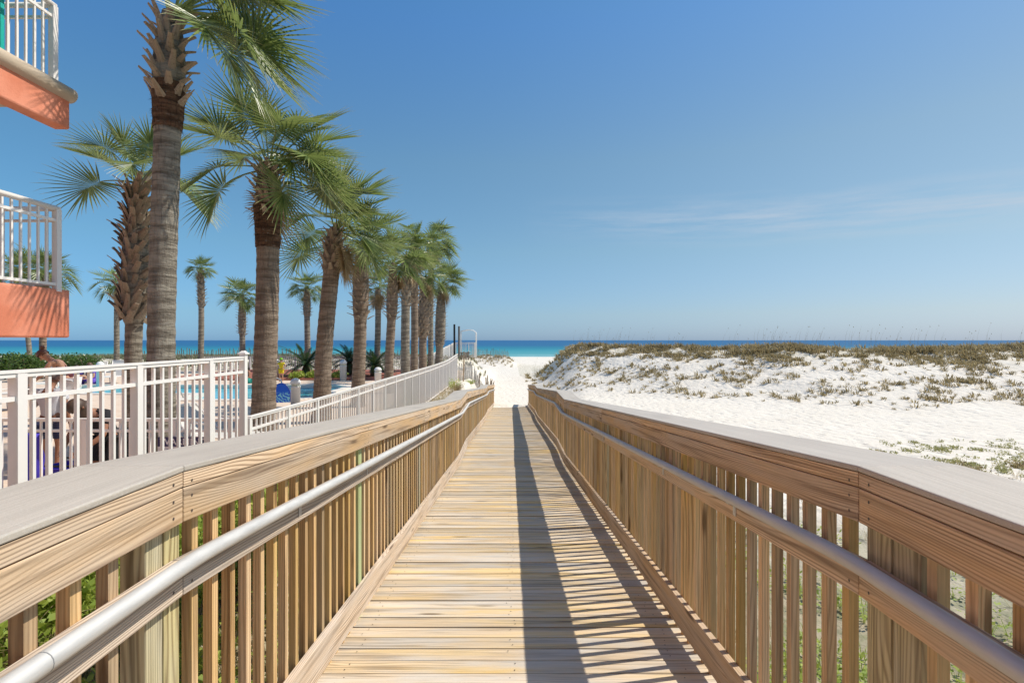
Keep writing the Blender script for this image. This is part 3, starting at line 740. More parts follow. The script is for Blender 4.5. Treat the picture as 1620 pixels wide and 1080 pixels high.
def boots_mesh(rbase, rtop, H, count, style, seed, bs=1.0):
    rg = random.Random(seed); b = MB()
    for i in range(count):
        t = (i+.5)/count; z = t*H*.97; a = i*2.39996+rg.uniform(-.15,.15)
        r = (rbase+(rtop-rbase)*t)*.93
        er = Vector((math.cos(a), math.sin(a), 0)); et = Vector((-math.sin(a), math.cos(a), 0)); up = Vector((0, 0, 1))
        if style == 'spiky': el = rg.uniform(5, 45); ln = rg.uniform(.15, .26); w0 = .045; w1 = .016
        elif style == 'cross': el = rg.uniform(58, 78); ln = rg.uniform(.22, .34); w0 = .06; w1 = .03; et = (et+up*rg.choice((-.8,.8))).normalized()
        else: el = rg.uniform(28, 72); ln = rg.uniform(.16, .30); w0 = .062; w1 = .026
        ln *= bs; w0 *= bs; w1 *= bs; d = (er*math.cos(R(el))+up*math.sin(R(el)))
        if style == 'cross': d = (d+et*.55).normalized()
        p = er*r*.9+up*z; th = .022; vs = []; gc = []
        for j in range(4):
            s = j/3; w = w0+(w1-w0)*s**.7; tt = th*(1-.55*s)
            acr = d.cross(er+up*.2); acr = (Vector((-math.sin(a), math.cos(a), 0))-d*d.dot(Vector((-math.sin(a), math.cos(a), 0)))).normalized(); nn = acr.cross(d).normalized()
            vs += [p-acr*w-nn*tt*.2, p+acr*w-nn*tt*.2, p+acr*w*.55+nn*tt, p-acr*w*.55+nn*tt]
            gc += [(s*ln+i, -w, 0), (s*ln+i, w, 0), (s*ln+i, w*.5, tt), (s*ln+i, -w*.5, tt)]
            p = p+d*ln/3; d = (d+er*.10-up*.05).normalized()
        fs = []
        for j in range(3):
            for e_ in range(4): fs.append((j*4+e_, j*4+(e_+1) % 4, (j+1)*4+(e_+1) % 4, (j+1)*4+e_))
        fs.append((12, 13, 14, 15)); b.add(vs, fs, gc, rg.random())
        if rg.random() < .6:
            for q_ in range(2):
                e0 = Vector(vs[4+rg.randrange(4)]); b.add([e0, e0+acr*.008, e0+Vector((rg.uniform(-.03,.03), rg.uniform(-.03,.03), -rg.uniform(.05,.14)))], [(0,1,2)], None, rg.random())
    return b

def palm(label, Y, pxb, pxt, pyc, wpx, boots_px=None, crown=1.0, nf=30, style='mixed', seed=1, base_z=TZ, lean=0, fiber=None, bark_=None, bias=.25, dry=3, group=None, lo=-14, bulge=1.12, fl=None, bs=1.0):
    rg = random.Random(seed)
    B = Vector(((pxb-808)/810*Y, Y, base_z)); T = at(pxt, pyc, Y)
    root = empty('palm_tree', B); tag(root, label, 'palm tree', group or 'palm trees along the pool terrace')
    r = wpx/810*Y/2/math.sqrt(1+((pxb-808)/810)**2); Hh = T.z-B.z
    zb0 = (-(boots_px[0]-538)/810*Y - B.z) if boots_px else Hh*.8   # start of boots
    def cen(z):
        t = z/Hh; off = (T-B); return Vector((off.x*(t**1.25), off.y*t, z))+Vector((.03*math.sin(t*5+seed), 0, 0))*min(1, t*3)*(1-t*.6)
    n = 22; b = MB(); vs = []; fs = []; rows = 0; z = 0
    while z < Hh+.02:
        t = z/Hh
        rr = r*(1+.25*math.exp(-z*2.4))*(1.03-.08*t)
        if z > zb0: rr *= 1+(bulge-1)*.85*math.sin(min(1, (z-zb0)/(Hh-zb0+.001)*1.35)*math.pi)**.5 if z-zb0 < (Hh-zb0)*.74 else 1
        if z > Hh-.25: rr *= 1-.35*(z-Hh+.25)/.25
        ringj = 1+.02*math.sin(z*38+seed)+.012*mnoise.noise((0, seed, z*9))
        c = cen(z)
        for k in range(n):
            a = 2*math.pi*k/n; q = rr*ringj*(1+.03*mnoise.noise((math.cos(a)*1.5, math.sin(a)*1.5+seed, z*6)))
            vs.append((c.x+q*math.cos(a), c.y+q*math.sin(a), z))
        rows += 1; z += .05
    for j in range(rows-1):
        for k in range(n): fs.append((j*n+k, j*n+(k+1) % n, (j+1)*n+(k+1) % n, (j+1)*n+k))
    b.add(vs, fs); b.build('trunk', bark_ or BARK, root, True)
    if fiber:                                       # rough brown fibre sleeve
        z0, z1 = (-(fiber[0]-538)/810*Y-B.z), (-(fiber[1]-538)/810*Y-B.z); b = MB(); vs = []; fs = []; rows = 0; z = z0
        while z < z1:
            c = cen(z); t = (z-z0)/(z1-z0)
            for k in range(n*2):
                a = math.pi*k/n; q = r*(1.04+.22*t)*(1+.07*mnoise.noise((math.cos(a)*5, math.sin(a)*5+seed, z*18)))
                vs.append((c.x+q*math.cos(a), c.y+q*math.sin(a), z))
            rows += 1; z += .025
        for j in range(rows-1):
            for k in range(n*2): fs.append((j*2*n+k, j*2*n+(k+1) % (2*n), (j+1)*2*n+(k+1) % (2*n), (j+1)*2*n+k))
        rgh = random.Random(seed+50)
        b.add(vs, fs)
        for i in range(260):
            zz = rgh.uniform(z0, z1); a = rgh.uniform(0, 6.28); c = cen(zz); t = (zz-z0)/(z1-z0); q = r*(1.02+.22*t)
            e = Vector((math.cos(a), math.sin(a), 0)); p0 = Vector((c.x, c.y, zz))+e*q; tt = Vector((-e.y, e.x, 0))*.006
            p1 = p0+e*rgh.uniform(.02,.05)+Vector((0, 0, rgh.uniform(-.06,.01))); b.add([p0-tt, p0+tt, p1], [(0,1,2)])
        b.build('fibre_sleeve', FIBER, root)
    if boots_px:
        zb1 = Hh-.05; cnt = max(20, int((zb1-zb0)/(.019 if Y < 12 else .028))) if style != 'cross' else max(36, int((zb1-zb0)/.017))
        bm_ = boots_mesh(r*bulge, r*.9, zb1-zb0, cnt, style, seed, bs)
        c0 = cen(zb0); c1 = cen(zb1)
        bm_.v = [(v[0]+c0.x+(c1.x-c0.x)*v[2]/(zb1-zb0), v[1]+c0.y+(c1.y-c0.y)*v[2]/(zb1-zb0), v[2]+zb0) for v in bm_.v]
        bm_.build('leaf_bases', BOOT, root)
    top = cen(Hh)
    for az_, el_, sc_ in (fl or ()):
        key = min(FR, key=lambda q: abs(q-el_))
        link('frond', rg.choice(FR[key]), root, top, (rg.uniform(-.08,.08), R(key-el_), R(az_)), crown*sc_)
    for i in range(0 if fl else nf):
        t = (i+.5)/nf; elv = 84-(84-lo)*t**.85
        key = min(FR, key=lambda q: abs(q-elv)); az = i*2.39996+seed
        if rg.random() < bias: az = rg.uniform(-1.1, 1.1)
        me = rg.choice((FR if Y < 13 else FRF)[key]); sc = crown*rg.uniform(.86, 1.08)*(.8 if elv > 70 else 1)
        o = link('frond', me, root, top+Vector((0, 0, -.12*t)), (rg.uniform(-.12,.12), rg.uniform(-.02,.14)*bias*2, az), sc)
    for i in range(dry):
        o = link('dry_frond', rg.choice(FRD), root, top+Vector((0, 0, -.22)), (0, 0, rg.uniform(-1, 1) if rg.random() < .6 else rg.uniform(0, 6.28)), crown*rg.uniform(.7, 1.0))
    return root

palm('tallest palm at the left with bare grey trunk, its crown cut by the photo top', 6.26, 255, 268, 22, 46, (168, 40), 1.02, 0, 'mixed', 3, fiber=(205, 132), dry=0, bulge=1.25, bs=.95,
    fl=[(8,26,1.0),(28,8,1.0),(-8,2,.98),(0,-16,1.0),(18,-18,1.0),(-30,-16,.85),(15,42,1.05),(46,30,1.0),(60,44,.95),(75,20,.9),(32,-2,1.0),(20,52,1.0),(100,62,.8),(140,70,.7),(-75,72,.6),(180,82,.6),(-150,80,.5),(60,70,.8),(-10,66,.9),(20,80,.8),(5,48,1.0)])
palm('palm with a smooth straight trunk and reddish brown fibre below its crown', 8.84, 417, 426, 258, 38, (345, 270), 1.0, 30, 'mixed', 5, fiber=(392, 325), bark_=BARK2, bias=.5, dry=2, lo=-10, bulge=1.15)
palm('leaning palm whose trunk bends right toward the railing, third in the row', 11.57, 508, 530, 360, 27, (430, 372), 1.0, 22, 'mixed', 9, bark_=BARK2, bias=.45, dry=3, bulge=1.25)
palm('palm with a bristly collar of leaf stubs, fourth of the row', 14.27, 566, 573, 392, 20, (505, 405), .95, 20, 'spiky', 12, bark_=BARK2, bias=.35, dry=1, bulge=1.4, lo=2)
palm('palm between the two beside the white bollard, fifth along the row', 17.9, 615, 622, 416, 14, (505, 428), .98, 20, 'spiky', 17, bark_=BARK2, bias=.45, bulge=1.4)
palm('slim grey palm in the far part of the row, sixth along', 20.5, 641, 644, 404, 14, (485, 415), .95, 20, 'mixed', 21, bias=.45)
palm('slim brown palm right behind the sixth one of the row', 22.3, 655, 656, 388, 11.5, (480, 400), .95, 20, 'mixed', 25, bark_=BARK2, bias=.45)
palm('palm with a thick ball of leaf stubs under its crown, far part of the row', 24.5, 669, 671, 438, 12, (534, 445), .9, 20, 'cross', 28, bias=.4, bark_=BARK2, bulge=1.6)
palm('thin palm squeezed between the two bristly ones near the row end', 26.8, 681, 683, 382, 8.5, (500, 392), 1.0, 22, 'spiky', 33, bias=.6)
palm('last palm of the row, its crown reaching farthest right over the sea', 29.8, 694, 699, 448, 11.5, (548, 455), 1.05, 24, 'spiky', 37, bias=.45, bulge=1.55)
palm('stout palm with a basket weave of leaf stubs behind the tallest trunk', 10.7, 211, 218, 288, 29, (512, 300), 1.12, 0, 'cross', 41, dry=0, bulge=1.85, bs=1.4,
    fl=[(172,12,1.05),(178,40,.85),(-5,-2,1.0),(10,14,1.0),(150,62,.8),(-140,62,.8),(90,72,.7),(-90,72,.7),(30,62,.8),(-30,58,.8),(60,30,.8),(120,42,.8),(-60,30,.8),(0,42,.9),(-120,30,.7)])
palm('slender palm with a dark trunk left of the stout woven one', 31, 184, 186, 450, 9.5, None, .95, 26, 'mixed', 45, bias=.1, dry=1)
palm('small round headed palm standing alone against the sea', 31, 318, 318, 425, 9.5, (485, 430), .62, 34, 'mixed', 49, bias=0, dry=0, lo=-22, bulge=1.35)
palm('low palm just left of the smooth brown trunk', 30, 385, 382, 468, 9.5, (530, 473), .85, 32, 'spiky', 53, bias=0, dry=0, lo=-20, bulge=1.45)
palm('small palm between the brown trunk and the leaning one', 30, 486, 486, 455, 9.5, (500, 462), .85, 28, 'spiky', 57, bias=0, dry=0, lo=-20, bulge=1.4)
palm('short slim palm behind the bristly fourth palm', 27, 597, 598, 455, 9.5, (490, 460), .9, 24, 'spiky', 61, bias=.1, bulge=1.4)
palm('palm behind the lower balcony railing, right one of two', 25, 67, 72, 432, 12.5, (480, 435), 1.0, 30, 'mixed', 65, bark_=BARK2, bias=.1)
palm('palm behind the lower balcony railing, left one of two', 27, 49, 30, 430, 9, None, 1.0, 30, 'mixed', 69, bias=.1)

# ------------------------------------------------------------------ shrubs, sago palms, grass
def leaf_cloud(b, c, rad, n, ls, rg, shell=.5):
    for i in range(n):
        while True:
            v = Vector((rg.uniform(-1,1), rg.uniform(-1,1), rg.uniform(-1,1)))
            if v.length < 1 and v.length > shell*rg.random(): break
        k = 1+.35*mnoise.noise(v*2.2+c)
        p = c+Vector((v.x*rad[0]*k, v.y*rad[1]*k, v.z*rad[2]*k))
        d = Vector((rg.gauss(0,1), rg.gauss(0,1), rg.gauss(.4,.8))).normalized(); s = d.orthogonal().normalized(); s.rotate(Matrix.Rotation(rg.uniform(0,6.28), 3, d)); l = ls*rg.uniform(.7,1.3)
        b.add([p-d*l*.5, p+s*l*.32, p+d*l*.5, p-s*l*.32], [(0,1,2,3)], [(0,0,0)]*4, rg.random())
def shrub(name, label, c, rad, n, ls, seed, cat='shrub', group=None):
    rg = random.Random(seed); root = empty(name, (c[0], c[1], TZ)); tag(root, label, cat, group)
    b = MB()
    for i in range(5):
        a = rg.uniform(0, 6.28); b.tube([(0,0,0), (math.cos(a)*rad[0]*.3, math.sin(a)*rad[1]*.3, rad[2]*.7), (math.cos(a)*rad[0]*.6, math.sin(a)*rad[1]*.6, rad[2]*1.4)], [.03,.02,.01], 5)
    b.build('stem', W_STICK, root)
    b = MB()
    for i in range(6):
        o = Vector((rg.uniform(-.5,.5)*rad[0], rg.uniform(-.4,.4)*rad[1], rad[2]*rg.uniform(.75,1.2)))
        leaf_cloud(b, o, [x*.62 for x in rad], n//6, ls, rg)
    b.build('foliage', SHRUB, root)
hx = [(8, 562, 24), (40, 566, 23), (72, 562, 24.5), (108, 562, 23.5), (140, 558, 23)]
labs = ['dark green clipped shrub at the left edge under the balcony', 'green shrub between the left edge one and the two thin trunks', 'green shrub around the base of the reddish palm trunk', 'dark green shrub behind the leaning woman', 'bright leafy green shrub, rightmost of the hedge']
for i, (px, py, Y) in enumerate(hx):
    c = at(px, py, Y); shrub('green_shrub', labs[i], (c.x, c.y), (.75, .6, .72), 1700, .11, 80+i, group='hedge along the pool terrace')
c = at(676, 582, 27); shrub('green_shrub', 'round green shrub at the foot of the last palms behind the low fence', (c.x, c.y), (.5,.4,.45), 900, .09, 90)

def sago(label, px, Y, hgt, rad, seed, n=46):
    rg = random.Random(seed); x = (px-808)/810*Y
    root = empty('sago_palm', (x, Y, TZ)); tag(root, label, 'sago palm', 'sago palms in the mulch bed')
    b = MB(); b.lathe([(.16,0),(.2,.15),(.19,hgt*.6),(.12,hgt)], 0, 0, 12); b.build('trunk', FIBER, root, True)
    b = MB()
    for i in range(n):
        t = i/n; el = R(62-66*t); az = i*2.4+rg.uniform(-.1,.1); d = Vector((math.cos(az)*math.cos(el), math.sin(az)*math.cos(el), math.sin(el))); p = Vector((0, 0, hgt)); sd_ = Vector((-math.sin(az), math.cos(az), 0))
        m_ = 14
        for j in range(m_):
            p2 = p+d*rad/m_; w = .17*math.sin(math.pi*(j+1.2)/(m_+2))
            up = sd_.cross(d)
            for s in (-1, 1):
                tip = p+sd_*s*w+d*.06+up*.03; b.add([p, p2*.5+p*.5, tip], [(0,1,2)], [(0,0,0)]*3, rg.random()*.5)
                q = p*.5+p2*.5; b.add([q, p2, tip+d*rad/m_*.5], [(0,1,2)], [(0,0,0)]*3, rg.random()*.5)
            p = p2; d = (d+Vector((0, 0, -.07))).normalized()
    b.build('crown', leafmat('sago_leaf', ((.03,.065,.02), (.075,.12,.035), (.05,.09,.025)), .2, .4) if 'sago_leaf' not in bpy.data.materials else bpy.data.materials['sago_leaf'], root)
sago('large dark sago palm in the red mulch left of the leaning palm trunk', 484, 25.5, .6, 1.65, 1)
sago('dark sago palm half hidden behind the leaning palm and a bollard', 553, 26.5, .75, 1.35, 2)
sago('bright green sago palm right of the bristly palm trunk', 592, 25.5, .6, 1.25, 3)
for i, (px, Y, lab) in enumerate(((470,23.9,'low yellow green bush in the red mulch beside the bollard'), (497,24.2,'low yellow green bush in front of the large sago palm'), (537,24.2,'small yellow bush between the leaning trunk and the bollard'))):
    rg = random.Random(i); x = (px-808)/810*Y; b = MB(); leaf_cloud(b, Vector((0,0,.16)), (.38,.3,.2), 420, .1, rg, .2)
    o = b.build('low_bush', WEED); o.location = (x, Y, TZ+.06); tag(o, lab, 'bush')

def blades(b, p, n, h, spread, w, rg, bend=.5, wind=.25):
    for i in range(n):
        a = rg.uniform(0, 6.28); e = Vector((math.cos(a), math.sin(a), 0)); o = p+e*rg.uniform(0, spread*.35)
        hh = h*rg.uniform(.5, 1.15); t = Vector((-e.y, e.x, 0))*w; k = rg.uniform(.1, bend)
        m1 = o+Vector((0, 0, hh*.55))+e*hh*k*.35+Vector((-wind*hh*.2, 0, 0)); m2 = o+Vector((0, 0, hh*(1-k*.45)))+e*hh*k+Vector((-wind*hh*.6, 0, 0))
        b.add([o-t, o+t, m1+t*.8, m1-t*.8, m2], [(0,1,2,3), (3,2,4)], [(0,0,0)]*5, rg.random())
def G(x, y): return Vector((x, y, terrain(x, y)))
rg = random.Random(5)
b = MB(); cnt = 0; tries = 0
while cnt < 4300 and tries < 90000:
    tries += 1
    Y = rg.uniform(14, 58); X = rg.uniform(1.5, 1.02*Y+2)
    yr = interp(RIDGE, X); w = interp(RW, X)
    if Y > yr+7: continue
    t = (Y-(yr-w))/w
    if t < .02: continue
    dens = .20*sstep(.02,.35,t)+.34*sstep(.42,.9,t)+.24*sstep(.93,1.03,t)
    nz = fbm(X, Y, .42, 3); dens *= max(.05, .62+3.0*nz)*(.3 if X < 5 else 1)
    if rg.random() > dens: continue
    p = G(X, Y)-Vector((0,0,.02)); sz = rg.uniform(.5, 1.55)*(1+.012*Y)
    blades(b, p, int(15 if t < .9 else 15), .17*sz if t < .9 else .26*sz, .34*sz, .008*sz*(1+.02*Y), rg, 1.3); cnt += 1
o = b.build('dune_grass', DGRASS); tag(o, 'brownish green grass tufts scattered over the white dune and its crest', 'grass', kind='stuff')
b = MB()
for i in range(260):           # tall sea oat stalks on the crest
    X = rg.uniform(2.5, 30); yr = interp(RIDGE, X); Y = yr+rg.uniform(-2, 3)
    if X/Y > 1.03: continue
    if fbm(X, 2, .3, 2) < -.05 and rg.random() < .8: continue
    p = G(X, Y); h = rg.uniform(.45, 1.25)*(1+.01*Y); k = Vector((rg.uniform(-.1,.25)*h, 0, h)); w = .0035*(1+Y*.02)
    b.add([p-Vector((w,0,0)), p+Vector((w,0,0)), p+k*.6+Vector((w*.7,0,0)), p+k*.6-Vector((w*.7,0,0)), p+k+Vector((.1*h,0,0))], [(0,1,2,3),(3,2,4)], [(0,0,0)]*5, rg.random())
    if rg.random() < .5:
        q = p+k+Vector((.09*h,0,0)); b.add([q, q+Vector((.018,0,.02)), q+Vector((.045,0,-.05)), q+Vector((.015,0,-.06))], [(0,1,2,3)], [(0,0,0)]*4, rg.random())
o = b.build('sea_oats', STRAW); tag(o, 'tall thin sea oat stalks rising above the horizon on the dune crest', 'sea oats', kind='stuff')
b = MB()
for i in range(2600):          # left dunes beyond the terrace
    X = rg.uniform(-36, -2.3); Y = rg.uniform(32, 52)
    if X > -3.6 and rg.random() < .7: continue
    blades(b, G(X, Y), 9, .42, .3, .016, rg, .8)
o = b.build('dune_grass', leafmat('grey_green_grass', ((.13,.14,.07), (.22,.22,.12), (.18,.17,.1)), .2, .8)); tag(o, 'grey green grass on the low dune between the terrace and the sea', 'grass', kind='stuff')
b = MB(); rg = random.Random(19)
for i in range(420):
    Y = rg.gauss(87, 4); X = rg.uniform(-16, .6)
    if X > -.8 and rg.random() < .6: continue
    blades(b, G(X, Y), 9, .55, .8, .03, rg, 1.0)
o = b.build('foredune_grass', DGRASS); tag(o, 'sparse tan grass on the low foredune at the seaward end of the path', 'grass', kind='stuff')
# ground cover beside the walkway
b = MB(); rg = random.Random(11)
for i in range(5200):
    if rg.random() < .5: X = rg.uniform(-2.6, -1.28); Y = rg.uniform(.2, 14)**1.0
    else: X = rg.uniform(1.3, 1.3+rg.uniform(.4, 7)); Y = rg.uniform(.4, rg.uniform(1.5, 10))
    if X > 0 and Y+(X-1)*.35 > 6.5+3*fbm(X, Y, .9, 2) and rg.random() < .85: continue
    if X > 0 and fbm(X, Y, .9, 3) < -.08: continue
    p = G(X, Y); big = X < 0 and Y < 3.2
    n = 12
    for k in range(n):
        a = rg.uniform(0, 6.28); r_ = rg.uniform(0, .11); h = rg.uniform(.01, .2 if X < 0 else .11); q = p+Vector((math.cos(a)*r_, math.sin(a)*r_, h))
        d = Vector((math.cos(a), math.sin(a), rg.uniform(-.2, 1))).normalized(); s = Vector((-math.sin(a), math.cos(a), rg.uniform(-.4,.4))).normalized(); l = rg.uniform(.02, .05)
        b.add([q, q+d*l*.5+s*l*.3, q+d*l, q+d*l*.5-s*l*.3], [(0,1,2,3)], [(0,0,0)]*4, rg.random())
    if rg.random() < .5: blades(b, p, 6, .16, .12, .003, rg, .9)
o = b.build('ground_cover', WEED); tag(o, 'low green weeds covering the sand on both sides of the near walkway', 'weeds', kind='stuff')
b = MB()
for i in range(900):
    if rg.random() < .75: X = rg.uniform(-2.55, -1.3); Y = rg.uniform(.5, 22)
    else: X = rg.uniform(1.4, 9); Y = rg.uniform(.5, 10)
    blades(b, G(X, Y), 9, .30 if X < 0 else .16, .25, .0028, rg, 1.3)
o = b.build('dry_grass', STRAW); tag(o, 'dry straw coloured grass tangled in the weeds beside the walkway', 'dry grass', kind='stuff')
b = MB(); rg = random.Random(31)
for i in range(70):
    Y = rg.uniform(.7, 6.5); X = rg.uniform(-2.32, -1.6); h = (.42 if Y < 3 else interp([(3,.42),(6.5,.25)], Y))*rg.uniform(.75, 1.1)
    p = G(X, Y); leaf_cloud(b, p+Vector((0,0,h*.5)), (.2,.22,h*.6), int(1500*h), .045, rg, .1)
o = b.build('leafy_weeds', WEED); tag(o, 'knee high bright green leafy weeds between the white fence and the left railing', 'weeds', kind='stuff')
b = MB()
for i in range(420):
    Y = rg.uniform(.8, 9); X = rg.uniform(-2.45, -1.4); blades(b, G(X, Y), 10, interp([(1,.45),(9,.35)], Y), .3, .0026, rg, 1.1)
o = b.build('dry_stalks', STRAW); tag(o, 'tall dry stalks among the green weeds beside the left railing', 'dry grass', kind='stuff')
# clumps at right of the near sand, and by the low fence
def clump(label, X, Y, n, h, spread, mat, w=.006, leafy=0, seed=0, name='grass_clump', group=None):
    rg = random.Random(seed); b = MB(); blades(b, Vector((0,0,0)), n, h, spread, w, rg, 1.0)
    if leafy: leaf_cloud(b, Vector((0,0,h*.4)), (spread*.7, spread*.6, h*.5), leafy, .05, rg, .1)
    o = b.build(name, mat); o.location = G(X, Y)-Vector((0,0,.02)); tag(o, label, 'plant', group)
rg = random.Random(77)
b = MB()
for i in range(700):
    px = rg.uniform(1290, 1640); py = rg.uniform(688, 790); 
    if py < 700+max(0, (1420-px))*.25 and rg.random() < .5: continue
    z = -2.28; Y = 810*-z/(py-538); X = (px-808)/810*Y
    if fbm(X, Y, 1.3, 3) < -.10+.12*rg.random(): continue
    p = G(X, Y); leaf_cloud(b, p+Vector((0,0,.025)), (.11,.10,.035), 18, .04, rg, .1)
    if rg.random() < .6: blades(b, p, 10, .11, .12, .004, rg, 1)
o = b.build('beach_creeper', CREEP); tag(o, 'yellow green creeping plants on the sand beyond the right railing', 'creeper', kind='stuff')
for i, (px, py, lab) in enumerate(((1388,715,'small dark tuft on the sand beyond the right railing, nearest the bare sand'), (1522,742,'round dark grass clump on the sand beyond the right railing'), (1545,750,'dark grass clump close behind the widest one'), (1572,762,'widest dark grass clump on the sand beyond the right railing'), (1612,735,'dark grass clump at the right edge of the photo'))):
    Y = 810*2.28/(py-538); clump(lab, (px-808)/810*Y, Y, 110, .2, .34 if i != 3 else .5, DGRASS, .005, 60, i, group='dark clumps on the near sand')
for i, (X, Y, h, lab, mt, lf) in enumerate(((-2.3,9.3,.42,'tall olive grass at the foot of the low white fence','d',0), (-2.2,11.2,.4,'olive grass clump in the middle of the low white fence','d',0), (-2.3,13.0,.35,'leafy green weed against the low white fence','w',140), (-2.35,21.5,.55,'dark green bush at the far end of the low white fence','w',200), (-2.1,20.0,.5,'rusty brown grass beside the far end of the low white fence','d',0), (-1.9,18.8,.4,'reddish dry grass just before the railing bend','s',0), (-1.25,27.4,.5,'green weed growing over the seaward end of the left railing','w',160), (-2.0,25.5,.3,'small green tuft on the sand mound by the slatted sand fence','w',60))):
    clump(lab, X, Y, 120, h, .55, {'d': DGRASS, 'w': WEED, 's': STRAW}[mt], .006, lf, 20+i)

# ------------------------------------------------------------------ sand fences
def stakes(label, pts, h, sp, seed, slat=.03, lean=.06, wires=True, mt=None):
    rg = random.Random(seed); p0 = G(*pts[0]); root = empty('sand_fence', p0); tag(root, label, 'sand fence')
    def w(x, y): return G(x, y)-p0
    total = [];
    for (a, c) in zip(pts, pts[1:]):
        L_ = (Vector(c)-Vector(a)).length; n = max(2, int(L_/sp))
        total += [(a[0]+(c[0]-a[0])*i/n, a[1]+(c[1]-a[1])*i/n) for i in range(n)]
    b = MB()
    for i, (x, y) in enumerate(total):
        q = w(x, y); hh = h*rg.uniform(.8, 1.1); lx = rg.gauss(0, lean)*hh
        vs = [(-slat/2,-.006,-.1),(slat/2,-.006,-.1),(slat/2,.006,-.1),(-slat/2,.006,-.1)]; vt = [(-slat/2+lx,-.006,hh),(slat/2+lx,-.006,hh),(slat/2+lx,.006,hh),(-slat/2+lx,.006,hh)]
        b.add([Vector(v)+q for v in vs+vt], MB.BF, None, rg.random())
    o = b.build('slats', mt or W_STICK, root)
    if wires:
        b = MB()
        for k in (.25,.5,.75): b.tube([w(x, y)+Vector((0, -.012, h*k)) for x, y in total], .005, 4)
        b.build('wire', STEEL, root)
    return root, w
r_, w_ = stakes('pale slatted sand fence on the mound left of the sandy path', [(-2.6,25.6),(-1.9,27.5),(-1.25,30.5)], .85, .065, 3, .026, .05, True, wood('bleached_slats', (.62,.58,.52), (.45,.40,.34), (.66,.63,.58), .5, 5, .4, var=.5))
r_['label'] = 'pale slatted sand fence on the mound left of the sandy path'
for (x, y, lab) in ((-2.35,25.4,'reddish'),(-1.75,28.2,'grey')):
    b = MB(); q = G(x, y); b.tube([w_(x, y)+Vector((0,-.05,-.2)), w_(x, y)+Vector((0.03,-.05,1.05))], .03, 8); b.build('stake', W_FASC if lab == 'reddish' else W_STICK, r_)
stakes('faint sand fence crossing the beach at the far end of the sandy path', [(-7.2,84),(-3,85.5),(-.2,84)], 1.5, .17, 4, .05, .06)
stakes('line of sand fence pickets along the left dune behind the pool', [(-26,36),(-19,36.5),(-13,36)], .75, .16, 5, .05, .08)
stakes('short sand fence stretch on the left dune near the leaning palm', [(-12,36.5),(-7.5,36)], .6, .16, 6, .05, .08)
rg = random.Random(8); b = MB()
for i in range(16): 
    x = rg.uniform(-.28,.28); b.tube([(x, rg.uniform(-.1,.1), -.2), (x+rg.uniform(-.15,.15)+.05, 0, rg.uniform(.7, 1.3))], .028, 5, rnd=rg.random())
o = b.build('bundle_of_stakes', W_STICK); o.location = G(-1.6, 37)+Vector((0,0,.1)); tag(o, 'bundle of old reddish wooden stakes stuck in the sand by the path', 'wooden stakes')
# posts and shower frame at the walkover
b = MB(); b.tube([(0,0,0),(0,0,2.7)], .075, 12); o = b.build('black_post', plain('black_plastic', (.01,.01,.012), .4)); o.location = (-4.25, 38.6, -1.5); tag(o, 'tall black round post at the dune walkover', 'post')
b = MB(); b.tube([(0,0,0),(0,0,2.55)], .075, 12); o = b.build('grey_post', plain('grey_post_wood', (.16,.15,.14), .8, vs=20, va=.5)); o.location = (-3.9, 38.6, -1.5); tag(o, 'tall mottled grey post beside the black one at the dune walkover', 'post')
SH = empty('white_arched_frame', (-3.2, 41, -1.4)); tag(SH, 'white arched pipe frame over the end of the dune walkover', 'frame')
for dy in (0, .9):
    b = MB(); b.tube([(-.85,dy,0),(-.85,dy,2.0),(-.78,dy,2.14),(-.2,dy,2.24),(.15,dy,2.2),(.4,dy,2.02),(.4,dy,0)], .03, 8); b.build('arch', OLDWHITE, SH, True)
b = MB(); b.tube([(-.2,0,2.24),(-.2,.9,2.24)], .025, 6); b.tube([(.4,0,2.0),(.4,.9,2.0)], .025, 6); b.build('cross_bar', OLDWHITE, SH, True)
b = MB()
for k in range(4): b.box(-.4+k*.16, -.29+k*.16, 0, .1, 0, .55+.06*(k % 2))
for k in range(2): b.box(-.5, .3, .1, .15, .2+.3*k, .26+.3*k)
o = b.build('beach_chair_rack', W_STICK); o.location = (-3.25, 37.5, -1.45); tag(o, 'small wooden rack standing against the dune walkover', 'rack')

# ------------------------------------------------------------------ bollards, furniture
def bollard(label, px, pyb, Y, h=1.0, r=.15):
    x = (px-808)/810*Y; root = empty('bollard_light', (x, Y, TZ)); tag(root, label, 'bollard', 'white bollard lights around the pool')
    b = MB(); b.lathe([(r*.98,0),(r*.98,h*.68),(r*1.05,h*.685),(r*1.05,h*.72)], 0, 0, 24); b.build('column', OLDWHITE, root, True)
    b = MB(); b.lathe([(r*.9,h*.7201),(r*.9,h*.8)], 0, 0, 24); b.build('lens', plain('frosted_lens', (.6,.62,.5), .3), root, True)
    b = MB(); b.lathe([(r*1.08,h*.8001),(r*1.08,h*.84),(r*1.0,h*.90),(r*.8,h*.95),(r*.5,h*.985),(r*.1,h)], 0, 0, 24); b.build('dome', OLDWHITE, root, True)
bollard('white bollard light in front of the pool corner by the blue board', 467.5, 0, 14.2, .80, .128)
bollard('white bollard light standing between the leaning and the bristly palms', 543, 0, 23.6, .95)
bollard('white bollard light right of the bristly palm', 598, 0, 21.5, .72, .14)
bollard('white bollard light beside the child in yellow', 437, 0, 24.5, .95, .13)
bollard('white bollard light showing its dome above the tall fence before the hedge', 158.5, 0, 20.5, 1.0, .13)

